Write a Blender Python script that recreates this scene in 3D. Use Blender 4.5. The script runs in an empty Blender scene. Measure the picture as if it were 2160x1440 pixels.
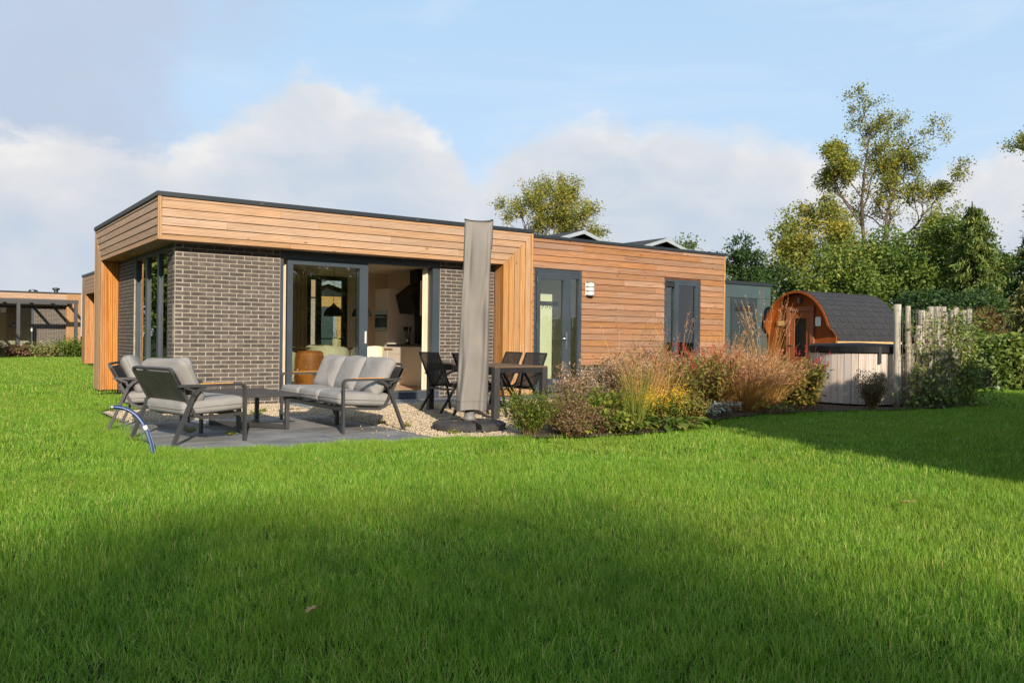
import bpy, bmesh, math, random
import numpy as np
from mathutils import Vector, Matrix, noise as mnoise

sc = bpy.context.scene
col = sc.collection
R = math.radians
random.seed(7)

# ------------------------------------------------------------------ camera
CAM = Vector((-2.7243, -12.4085, 1.0533))
FW = Vector((0.57662, 0.81701, -0.00304)); RT = Vector((0.81697, -0.57656, 0.01169)); UP = Vector((-0.0078, 0.00922, 0.99993))
cd = bpy.data.cameras.new('camera'); cam = bpy.data.objects.new('camera', cd); col.objects.link(cam)
cd.sensor_width = 36.0; cd.lens = 1779.43 / 2160 * 36.0; cd.clip_start = 0.05; cd.clip_end = 2000
mw = Matrix((RT, UP, -FW)).transposed().to_4x4(); mw.translation = CAM
cam.matrix_world = mw
sc.camera = cam

# ------------------------------------------------------------------ sun + sky
SUN_EL = R(22.0)
sd = Vector((0.3245 * math.cos(SUN_EL), 0.9459 * math.cos(SUN_EL), -math.sin(SUN_EL)))   # travel direction
sl = bpy.data.lights.new('sun', 'SUN'); so = bpy.data.objects.new('sun', sl); col.objects.link(so)
sl.energy = 5.0; sl.angle = R(0.55); sl.color = (1.0, 0.90, 0.77)
so.rotation_euler = sd.to_track_quat('-Z', 'Y').to_euler(); so.location = (-20, -50, 25)

vs = sc.view_settings
vs.view_transform = 'Standard'; vs.look = 'None'; vs.exposure = 0.5; vs.gamma = 1.0; vs.use_curve_mapping = False
sc.cycles.max_bounces = 10; sc.cycles.diffuse_bounces = 7; sc.cycles.transparent_max_bounces = 24; sc.cycles.glossy_bounces = 3
sc.cycles.use_denoising = True; sc.cycles.denoising_prefilter = 'NONE'
sc.cycles.sample_clamp_indirect = 6.0


class NT:
    """small helper to wire node trees"""
    def __init__(s, tree): s.t = tree; s.n = tree.nodes; s.l = tree.links
    def new(s, typ, **kw):
        n = s.n.new(typ)
        for k, v in kw.items(): setattr(n, k, v)
        return n
    def put(s, sock, v):
        if v is None: return
        if isinstance(v, bpy.types.NodeSocket): s.l.new(v, sock)
        else: sock.default_value = v
    def math(s, op, a, b=None, c=None, clamp=False):
        n = s.new('ShaderNodeMath', operation=op, use_clamp=clamp)
        s.put(n.inputs[0], a); s.put(n.inputs[1], b)
        if c is not None: s.put(n.inputs[2], c)
        return n.outputs[0]
    def vmath(s, op, a, b=None):
        n = s.new('ShaderNodeVectorMath', operation=op)
        s.put(n.inputs[0], a); s.put(n.inputs[1], b)
        return n.outputs['Value'] if op in ('DOT_PRODUCT', 'LENGTH') else n.outputs[0]
    def mix(s, f, a, b, mode='MIX'):
        n = s.new('ShaderNodeMix', data_type='RGBA', blend_type=mode)
        s.put(n.inputs[0], f); s.put(n.inputs[6], a); s.put(n.inputs[7], b)
        return n.outputs[2]
    def noise(s, vec, scale, detail=4, rough=.55, dist=0.0, dims='3D'):
        n = s.new('ShaderNodeTexNoise', noise_dimensions=dims)
        s.put(n.inputs['Vector'], vec); n.inputs['Scale'].default_value = scale; n.inputs['Detail'].default_value = detail
        n.inputs['Roughness'].default_value = rough; n.inputs['Distortion'].default_value = dist
        return n.outputs[0]
    def mapping(s, vec, scale=(1, 1, 1), loc=(0, 0, 0)):
        n = s.new('ShaderNodeMapping'); s.put(n.inputs[0], vec); s.put(n.inputs['Location'], loc); s.put(n.inputs['Scale'], scale)
        return n.outputs[0]
    def ramp(s, f, stops, interp='LINEAR'):
        n = s.new('ShaderNodeValToRGB'); s.put(n.inputs[0], f); e = n.color_ramp.elements; n.color_ramp.interpolation = interp
        stops = [(p, c if len(c) == 4 else (*c, 1)) for p, c in stops]
        while len(e) < len(stops): e.new(0.5)
        for el, (p, c) in zip(e, stops): el.position = p; el.color = c
        return n.outputs[0]
    def smooth(s, x, lo, hi, a=0.0, b=1.0):
        n = s.new('ShaderNodeMapRange', interpolation_type='SMOOTHSTEP')
        s.put(n.inputs[0], x); n.inputs[1].default_value = lo; n.inputs[2].default_value = hi
        n.inputs[3].default_value = a; n.inputs[4].default_value = b
        return n.outputs[0]


def lin(r, g, b):
    f = lambda c: (c / 255 / 12.92) if c / 255 <= .04045 else ((c / 255 + .055) / 1.055) ** 2.4
    return (f(r), f(g), f(b))


def build_world():
    w = bpy.data.worlds.new('World'); sc.world = w; w.use_nodes = True
    T = NT(w.node_tree); T.n.clear()
    out = T.new('ShaderNodeOutputWorld'); bg = T.new('ShaderNodeBackground'); T.l.new(bg.outputs[0], out.inputs[0])
    bg.inputs[1].default_value = 0.085
    sky = T.new('ShaderNodeTexSky', sky_type='NISHITA'); sky.sun_disc = False
    sky.sun_elevation = SUN_EL; sky.sun_rotation = math.atan2(-sd.x, -sd.y); sky.altitude = 20; sky.air_density = 1.0; sky.dust_density = 1.0; sky.ozone_density = 1.0
    d = T.vmath('NORMALIZE', T.new('ShaderNodeTexCoord').outputs['Generated'])
    az = T.math('ARCTAN2', T.vmath('DOT_PRODUCT', d, (0.8169, -0.5767, 0)), T.vmath('DOT_PRODUCT', d, (0.5767, 0.8169, 0)))
    sep = T.new('ShaderNodeSeparateXYZ'); T.l.new(d, sep.inputs[0])
    eldeg = T.math('MULTIPLY', T.math('ARCSINE', sep.outputs[2]), 57.2958)
    u = T.math('MULTIPLY_ADD', az, 0.5 / math.pi, 0.5)
    prof = [(-180, 13), (-140, 15), (-100, 12.5), (-62, 14.5), (-40, 12.5), (-31, 12.2), (-28, 12.6), (-25.5, 11.8), (-23, 10.8), (-20, 12.8), (-17.3, 15.4), (-13.9, 17.3), (-10.8, 16.2),
            (-6.7, 14.2), (-4.5, 12.8), (-2.6, 10.6), (0.6, 13.6), (5.8, 15.4), (10.2, 14.8), (14.8, 14.0), (20.6, 12.3), (25, 10.5), (30, 11.0), (42, 14), (70, 12), (105, 15.5), (140, 12.5), (180, 13)]
    pr = T.ramp(u, [((a + 180) / 360, (v / 30,) * 3) for a, v in prof], 'EASE')
    dm = T.mapping(d, (1, 1, 1.7))
    n1 = T.noise(dm, 7.0, 7, .58, .35); n2 = T.noise(dm, 24.0, 5, .6, .2)
    edge = T.math('ADD', T.math('MULTIPLY', pr, 30.0), T.math('MULTIPLY_ADD', n1, 6.0, -3.0))
    edge = T.math('ADD', edge, T.math('MULTIPLY_ADD', n2, 2.4, -1.2))
    dep = T.math('SUBTRACT', edge, eldeg)                       # degrees below the cloud top
    soft = T.smooth(T.noise(T.mapping(d, (1, 1, 1), (3.1, 1.7, 0)), 2.2, 2), .38, .62, 1.1, 4.2)
    m1 = T.new('ShaderNodeMapRange', interpolation_type='SMOOTHSTEP'); T.l.new(dep, m1.inputs[0]); m1.inputs[1].default_value = -0.4; T.l.new(soft, m1.inputs[2])
    # thin high veil, denser over part of the sky
    vn = T.noise(T.mapping(d, (1, 1, 1.4), (0.35, .2, .1)), 2.6, 6, .55, .3)
    vb = T.ramp(u, [(0, (.40,) * 3), (.2, (.42,) * 3), (.38, (.62,) * 3), (.425, (.60,) * 3), (.447, (.40,) * 3), (.475, (.25,) * 3), (.6, (.28,) * 3), (.75, (.45,) * 3), (1, (.40,) * 3)], 'EASE')
    vmask = T.smooth(T.math('ADD', vn, T.math('SUBTRACT', vb, .40)), .42, .66, 0.0, .85)
    wisps = T.smooth(T.noise(T.mapping(d, (1, 1, 5.0)), 3.2, 8, .62, .8), .46, .78, 0, .42)
    # colours (radiance / strength)
    k = 1 / 0.085 / 1.414
    haze = T.smooth(eldeg, -2, 34, 1.0, 0.0)
    clear = T.mix(.2, tuple(x * k for x in (.50, .745, 1.03)) + (1,), sky.outputs[0])
    clear = T.mix(T.math('MULTIPLY', haze, .6), clear, tuple(x * k for x in (.66, .81, .99)) + (1,))
    clear = T.mix(wisps, clear, tuple(x * k for x in (.76, .84, .96)) + (1,))
    veil = T.mix(T.noise(d, 4.0, 5, .55), tuple(x * k for x in (.47, .55, .70)) + (1,), tuple(x * k for x in (.60, .67, .80)) + (1,))
    base = T.mix(vmask, clear, veil)
    lobes = T.noise(T.mapping(d, (1, 1, 1.8), (.2, .5, .9)), 9.0, 6, .55, .5)
    lit = T.math('ADD', T.smooth(dep, 0.0, 6.0, .50, -.05), T.math('MULTIPLY_ADD', lobes, 1.5, -.42))
    cc = T.ramp(lit, [(0.0, tuple(x * k * .1 for x in (.57, .655, .77))), (.35, tuple(x * k * .1 for x in (.66, .71, .78))), (.75, tuple(x * k * .1 for x in (.78, .785, .81))), (1.0, tuple(x * k * .1 for x in (.90, .885, .87)))])
    cc = T.mix(1.0, cc, (10, 10, 10, 1), 'MULTIPLY')
    cmask = T.math('MULTIPLY', m1.outputs[0], .93)
    fin = T.mix(cmask, base, cc)
    T.l.new(fin, bg.inputs[0])


build_world()

# ------------------------------------------------------------------ materials
MATS = {}


def new_mat(name):
    m = bpy.data.materials.new(name); m.use_nodes = True
    T = NT(m.node_tree); b = T.n['Principled BSDF']; MATS[name] = m
    return m, T, b


def objvec(T):
    tc = T.new('ShaderNodeTexCoord').outputs['Object']
    oi = T.new('ShaderNodeObjectInfo')
    n = T.new('ShaderNodeVectorMath', operation='MULTIPLY_ADD')
    cmb = T.new('ShaderNodeCombineXYZ')
    for i, kx in enumerate((37.0, 91.0, 53.0)): T.l.new(T.math('MULTIPLY', oi.outputs['Random'], kx), cmb.inputs[i])
    T.l.new(tc, n.inputs[0]); n.inputs[1].default_value = (1, 1, 1); T.l.new(cmb.outputs[0], n.inputs[2])
    return n.outputs[0], oi.outputs['Random']


def M(name, c1, c2=None, scale=8.0, rough=.6, metal=0.0, spec=.4, bump=0.0, bscale=None, orand=0.0, stretch=(1, 1, 1), alpha=None, detail=4, sheen=0.0):
    m, T, b = new_mat(name)
    v, r = objvec(T)
    v = T.mapping(v, stretch)
    c = (*c1, 1)
    if c2 is not None:
        c = T.mix(T.smooth(T.noise(v, scale, detail), .3, .7), (*c1, 1), (*c2, 1))
    if orand:
        hs = T.new('ShaderNodeHueSaturation'); T.put(hs.inputs['Color'], c)
        T.l.new(T.math('MULTIPLY_ADD', r, 2 * orand, 1 - orand), hs.inputs['Value']); c = hs.outputs[0]
    T.put(b.inputs['Base Color'], c)
    b.inputs['Roughness'].default_value = rough; b.inputs['Metallic'].default_value = metal; b.inputs['Specular IOR Level'].default_value = spec
    if bump:
        bn = T.new('ShaderNodeBump'); bn.inputs['Strength'].default_value = bump; bn.inputs['Distance'].default_value = .01
        T.l.new(T.noise(v, bscale or scale * 6, 3), bn.inputs['Height']); T.l.new(bn.outputs[0], b.inputs['Normal'])
    if alpha is not None: b.inputs['Alpha'].default_value = alpha
    return m


def wood(name, axis, light, dark, grey, gamt=.35, rough=.66, orand=.12):
    """boards: grain runs along axis; cathedral figure, weathering, knots"""
    m, T, b = new_mat(name)
    v, r = objvec(T)
    st = [9.0, 9.0, 9.0]; st[axis] = 0.55
    g1 = T.noise(T.mapping(v, st), 2.2, 5, .6, 1.6)
    st2 = [55.0, 55.0, 55.0]; st2[axis] = 1.3
    g2 = T.noise(T.mapping(v, st2), 2.0, 4, .6)
    st3 = [22.0, 22.0, 22.0]; st3[axis] = 1.0
    wv = T.new('ShaderNodeTexWave', wave_type='RINGS', rings_direction='SPHERICAL'); T.l.new(T.mapping(v, st3), wv.inputs[0])
    wv.inputs['Scale'].default_value = 1.1; wv.inputs['Distortion'].default_value = 5.0; wv.inputs['Detail'].default_value = 2.0; wv.inputs['Detail Scale'].default_value = .7
    fig = T.math('ADD', T.math('MULTIPLY', g1, .55), T.math('ADD', T.math('MULTIPLY', g2, .30), T.math('MULTIPLY', wv.outputs[1], .22)))
    c = T.mix(T.smooth(fig, .42, .66), (*light, 1), (*dark, 1))
    st4 = [3.0, 3.0, 3.0]; st4[axis] = .5
    wz = T.noise(T.mapping(v, st4), 1.6, 5, .6)
    c = T.mix(T.math('MULTIPLY', T.smooth(wz, .42, .7), gamt), c, (*grey, 1))
    st5 = [7.0, 7.0, 7.0]; st5[axis] = 3.0
    vo = T.new('ShaderNodeTexVoronoi'); T.l.new(T.mapping(v, st5), vo.inputs['Vector']); vo.inputs['Scale'].default_value = 1.0
    kn = T.smooth(vo.outputs['Distance'], .05, .13, .75, 0.0)
    c = T.mix(kn, c, tuple(x * .35 for x in dark) + (1,))
    hs = T.new('ShaderNodeHueSaturation'); T.put(hs.inputs['Color'], c)
    T.l.new(T.math('MULTIPLY_ADD', r, 2 * orand, 1 - orand), hs.inputs['Value'])
    T.l.new(T.math('MULTIPLY_ADD', T.math('FRACT', T.math('MULTIPLY', r, 7.31)), .25, .87), hs.inputs['Saturation'])
    T.l.new(hs.outputs[0], b.inputs['Base Color'])
    b.inputs['Roughness'].default_value = rough; b.inputs['Specular IOR Level'].default_value = .25
    bn = T.new('ShaderNodeBump'); bn.inputs['Strength'].default_value = .25; bn.inputs['Distance'].default_value = .004
    T.l.new(T.math('ADD', g2, T.math('MULTIPLY', g1, .6)), bn.inputs['Height']); T.l.new(bn.outputs[0], b.inputs['Normal'])
    return m


WL, WD, WG = lin(176, 143, 112), lin(143, 109, 79), lin(144, 127, 110)
wood('larch_x', 0, WL, WD, WG); wood('larch_y', 1, WL, WD, WG); wood('larch_z', 2, lin(176, 138, 98), lin(148, 107, 68), WG, .14)
wood('larch_in', 2, lin(178, 128, 76), lin(152, 98, 52), WG, .08)
wood('cedar_x', 0, lin(161, 121, 89), lin(128, 88, 60), lin(127, 103, 83), .5, orand=.16)
wood('sauna_wood', 2, lin(152, 88, 52), lin(112, 58, 32), lin(112, 70, 48), .2)
wood('tub_wood', 2, lin(206, 190, 174), lin(172, 152, 136), lin(160, 158, 156), .5, orand=.12)
wood('pole_wood', 2, lin(176, 168, 150), lin(128, 118, 102), lin(120, 118, 108), .5, orand=.12)
wood('chalet_wood', 0, lin(206, 170, 112), lin(170, 130, 78), lin(160, 140, 110), .25)
wood('teak', 0, lin(214, 158, 84), lin(176, 118, 58), WG, .1)
wood('table_wood', 1, lin(120, 92, 66), lin(80, 58, 42), lin(90, 80, 70), .1)

M('batten', lin(104, 62, 32), lin(84, 50, 26), 4, .8)
M('brick', lin(89, 81, 74), lin(69, 63, 58), 9, .85, orand=.24, bump=.35, bscale=60)
M('mortar', lin(162, 150, 134), lin(138, 128, 113), 14, .95, bump=.4, bscale=90)
M('cap_metal', lin(38, 43, 46), lin(32, 36, 39), 3, .42, spec=.5)
M('anthracite', lin(56, 64, 71), lin(49, 57, 63), 2, .42, spec=.5)
M('shed_panel', lin(66, 80, 80), lin(61, 75, 76), 1.5, .85, spec=.15, orand=.05)
M('shed_door', lin(50, 60, 62), lin(46, 55, 57), 2, .8, spec=.15)
M('frame_alu', lin(62, 60, 59), lin(53, 51, 50), 5, .5, metal=.1, spec=.5)
M('dark_alu', lin(42, 42, 42), lin(35, 35, 35), 5, .45, metal=.2, spec=.5)
M('steel', (.6, .6, .6), None, rough=.3, metal=1.0)
M('silver_lamp', lin(226, 222, 214), None, rough=.35, spec=.5)
M('lamp_glass', lin(206, 202, 194), None, rough=.4)
M('white_trim', lin(150, 158, 162), lin(138, 146, 150), 4, .5)
M('roof_felt', lin(52, 52, 54), lin(40, 40, 42), 30, .9, bump=.4, bscale=180, orand=.12)
M('cushion_fabric', lin(139, 135, 130), lin(129, 125, 120), 5, .95, bump=.25, bscale=320, orand=.05)
M('cover_fabric', lin(124, 117, 109), lin(114, 108, 101), 3, .8, bump=.2, bscale=220)
M('seam_dark', lin(60, 56, 52), None, rough=.8)
M('slab', lin(134, 131, 127), lin(100, 99, 98), 2.2, .75, bump=.15, bscale=40, orand=.12, detail=8)
M('slab_dark', lin(118, 120, 122), lin(98, 100, 103), 3.0, .75, bump=.15, bscale=40, orand=.06)
M('base_weight', lin(62, 58, 54), lin(46, 44, 42), 12, .8, bump=.5, bscale=60, orand=.1)
M('grey_plastic', lin(112, 110, 108), None, rough=.5)
M('plaster', lin(228, 216, 198), lin(220, 207, 188), 1.5, .9)
M('ceiling_paint', lin(236, 232, 226), None, rough=.9)
M('room_floor', lin(212, 180, 142), lin(190, 156, 118), 2.5, .45, stretch=(.4, 6, 1))
M('cabinet', lin(238, 226, 208), None, rough=.35, spec=.5)
M('cabinet_gap', lin(70, 62, 54), None, rough=.8)
M('worktop', lin(48, 42, 40), lin(38, 34, 32), 20, .35)
M('black_gloss', lin(18, 17, 17), None, rough=.18, spec=.6)
M('black_matt', lin(28, 27, 27), None, rough=.6)
M('curtain', lin(206, 190, 166), lin(196, 180, 154), 3, .9)
M('leather', lin(196, 118, 48), lin(158, 88, 32), 4, .5, bump=.3, bscale=30)
M('tub_chair', lin(224, 212, 176), lin(212, 198, 160), 4, .85, bump=.2, bscale=200)
M('olive_wall', lin(206, 206, 176), lin(198, 198, 168), 1.5, .9)
M('hose_blue', lin(18, 44, 92), None, rough=.4, spec=.5)
M('hose_stripe', lin(150, 170, 200), None, rough=.45)
M('brass', lin(176, 168, 150), None, rough=.35, metal=.8)
M('paper', lin(226, 224, 220), lin(205, 203, 200), 60, .8)
M('soil', lin(84, 66, 50), lin(52, 40, 30), 18, 1.0, bump=.9, bscale=50)
M('trunk', lin(98, 84, 68), lin(58, 48, 38), 6, .95, stretch=(1, 1, .25), bump=.8, bscale=12)
M('trunk_dark', lin(64, 54, 46), lin(40, 34, 28), 6, .95, stretch=(1, 1, .25), bump=.6, bscale=12)
M('wire', lin(90, 90, 86), None, rough=.5, metal=.7)
M('lid_black', lin(14, 14, 15), lin(28, 27, 26), 5, .6, bump=.2, bscale=12, spec=.2)
M('light_beam', lin(212, 168, 112), lin(190, 142, 90), 4, .7, stretch=(.3, 5, 5))
M('pebble', lin(196, 178, 150), lin(150, 132, 106), 3, .8, orand=.32)


def glass(name, tint, ior=1.5, boost=1.0, rough=0.0):
    m, T, b = new_mat(name)
    T.n.remove(b); o = T.n['Material Output']
    tr = T.new('ShaderNodeBsdfTransparent'); tr.inputs[0].default_value = (*tint, 1)
    gl = T.new('ShaderNodeBsdfGlossy'); gl.inputs['Roughness'].default_value = rough; gl.inputs[0].default_value = (1, 1, 1, 1)
    fr = T.new('ShaderNodeFresnel'); fr.inputs[0].default_value = ior
    ms = T.new('ShaderNodeMixShader'); T.l.new(T.math('MULTIPLY', fr.outputs[0], boost, clamp=True), ms.inputs[0])
    T.l.new(tr.outputs[0], ms.inputs[1]); T.l.new(gl.outputs[0], ms.inputs[2]); T.l.new(ms.outputs[0], o.inputs[0])
    return m


glass('pane_glass', (.90, .93, .90), 1.5, .9)
glass('coated_glass', (.80, .84, .81), 1.65, 1.6)


def sling():
    m, T, b = new_mat('sling_mesh')
    b.inputs['Base Color'].default_value = (*lin(40, 39, 37), 1); b.inputs['Roughness'].default_value = .75
    o = T.n['Material Output']; tr = T.new('ShaderNodeBsdfTransparent'); ms = T.new('ShaderNodeMixShader'); ms.inputs[0].default_value = .74
    T.l.new(tr.outputs[0], ms.inputs[1]); T.l.new(b.outputs[0], ms.inputs[2]); T.l.new(ms.outputs[0], o.inputs[0])


sling()


def leafmat(name, stops, trans=.35, rough=.55, patch=None, spec=.3):
    """foliage: colour by per-leaf attribute cv"""
    m, T, b = new_mat(name)
    at = T.new('ShaderNodeAttribute', attribute_name='cv')
    c = T.ramp(at.outputs['Fac'], [(p, lin(*x)) for p, x in stops])
    if patch:
        g = T.new('ShaderNodeNewGeometry').outputs['Position']
        for sc_p, col_p, amt, lo, hi in patch:
            c = T.mix(T.math('MULTIPLY', T.smooth(T.noise(g, sc_p, 4, .6), lo, hi), amt), c, (*lin(*col_p), 1))
    T.put(b.inputs['Base Color'], c); b.inputs['Roughness'].default_value = rough; b.inputs['Specular IOR Level'].default_value = spec
    tl = T.new('ShaderNodeBsdfTranslucent'); T.put(tl.inputs[0], c)
    ms = T.new('ShaderNodeMixShader'); ms.inputs[0].default_value = trans
    o = T.n['Material Output']; T.l.new(b.outputs[0], ms.inputs[1]); T.l.new(tl.outputs[0], ms.inputs[2]); T.l.new(ms.outputs[0], o.inputs[0])
    return m


leafmat('oak_leaf', [(0, (112, 124, 52)), (.45, (150, 154, 70)), (.75, (182, 170, 74)), (.93, (206, 170, 68)), (1, (200, 142, 68))], .42)
leafmat('tree_mid', [(0, (70, 94, 38)), (.5, (104, 124, 50)), (.85, (138, 144, 60)), (1, (172, 148, 58))], .3)
leafmat('tree_dark', [(0, (42, 64, 32)), (.6, (64, 90, 42)), (1, (96, 114, 52))], .25)
leafmat('larch_leaf', [(0, (74, 98, 44)), (.6, (108, 128, 58)), (1, (146, 150, 74))], .3)
leafmat('pale_leaf', [(0, (104, 112, 60)), (.6, (136, 136, 76)), (1, (160, 150, 96))], .3)
leafmat('rust_leaf', [(0, (70, 66, 34)), (.6, (104, 82, 42)), (1, (140, 100, 52))], .3)
leafmat('hedge_leaf', [(0, (74, 96, 40)), (.6, (112, 132, 56)), (1, (158, 164, 84))], .3, .4)
leafmat('shrub_leaf', [(0, (62, 84, 24)), (.6, (96, 118, 36)), (1, (142, 140, 50))], .35)
leafmat('heath_leaf', [(0, (96, 66, 48)), (.5, (132, 98, 72)), (.8, (120, 116, 56)), (1, (160, 132, 104))], .3)
leafmat('seed_head', [(0, (118, 88, 62)), (.5, (164, 130, 98)), (1, (206, 180, 148))], .35)
leafmat('aster_leaf', [(0, (70, 72, 34)), (.6, (98, 96, 48)), (1, (130, 112, 66))], .3)
leafmat('straw', [(0, (144, 108, 52)), (.5, (186, 144, 74)), (1, (212, 174, 106))], .3)
leafmat('bistort_leaf', [(0, (84, 86, 36)), (.5, (116, 116, 48)), (.8, (146, 130, 60)), (1, (166, 120, 66))], .35)
leafmat('plume', [(0, (140, 92, 60)), (.5, (182, 132, 92)), (1, (216, 176, 134))], .35)
leafmat('grass_green', [(0, (88, 104, 34)), (.6, (128, 136, 52)), (1, (172, 164, 76))], .35)
leafmat('gold_flower', [(0, (206, 152, 20)), (.6, (232, 184, 30)), (1, (240, 204, 60))], .35)
leafmat('red_flower', [(0, (150, 24, 40)), (.6, (190, 36, 56)), (1, (210, 62, 78))], .3)
leafmat('lush_leaf', [(0, (72, 92, 28)), (.6, (112, 126, 42)), (1, (166, 158, 60))], .4)
leafmat('silver_leaf', [(0, (112, 122, 108)), (.6, (146, 156, 140)), (1, (176, 182, 168))], .25)
leafmat('dark_shrub_leaf', [(0, (62, 58, 32)), (.6, (92, 80, 46)), (1, (120, 98, 64))], .3)
leafmat('stem', [(0, (104, 86, 52)), (1, (140, 116, 72))], .1)
leafmat('fallen_leaf', [(0, (170, 134, 92)), (1, (190, 140, 82))], .2)
leafmat('lawn_blade', [(0, (40, 80, 16)), (.35, (96, 146, 34)), (.75, (142, 178, 58)), (.95, (200, 204, 108)), (1, (214, 200, 128))], .30, .5, [(1.1, (124, 144, 42), .42, .35, .68), (2.9, (58, 104, 28), .42, .50, .72), (.42, (150, 158, 62), .26, .48, .70), (5.5, (160, 156, 80), .22, .62, .76)], spec=.2)
M('lawn_soil', lin(30, 44, 12), lin(46, 60, 18), 6, 1.0, spec=.1, bump=.6, bscale=40)


# ------------------------------------------------------------------ mesh helpers
def tag(o, label=None, cat=None, group=None, kind=None):
    if label: o['label'] = label
    if cat: o['category'] = cat
    if group: o['group'] = group
    if kind: o['kind'] = kind
    return o


def empty(name, loc=(0, 0, 0), rz=0.0, label=None, cat=None, group=None, kind=None):
    o = bpy.data.objects.new(name, None); col.objects.link(o); o.location = loc; o.rotation_euler = (0, 0, rz); o.empty_display_size = .1
    return tag(o, label, cat, group, kind)


def link(name, me, mat, parent=None, loc=None, rot=None):
    o = bpy.data.objects.new(name, me); col.objects.link(o)
    if mat and not me.materials: me.materials.append(MATS[mat])
    if parent is not None: o.parent = parent
    if loc is not None: o.location = loc
    if rot is not None: o.rotation_euler = rot
    return o


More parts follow.
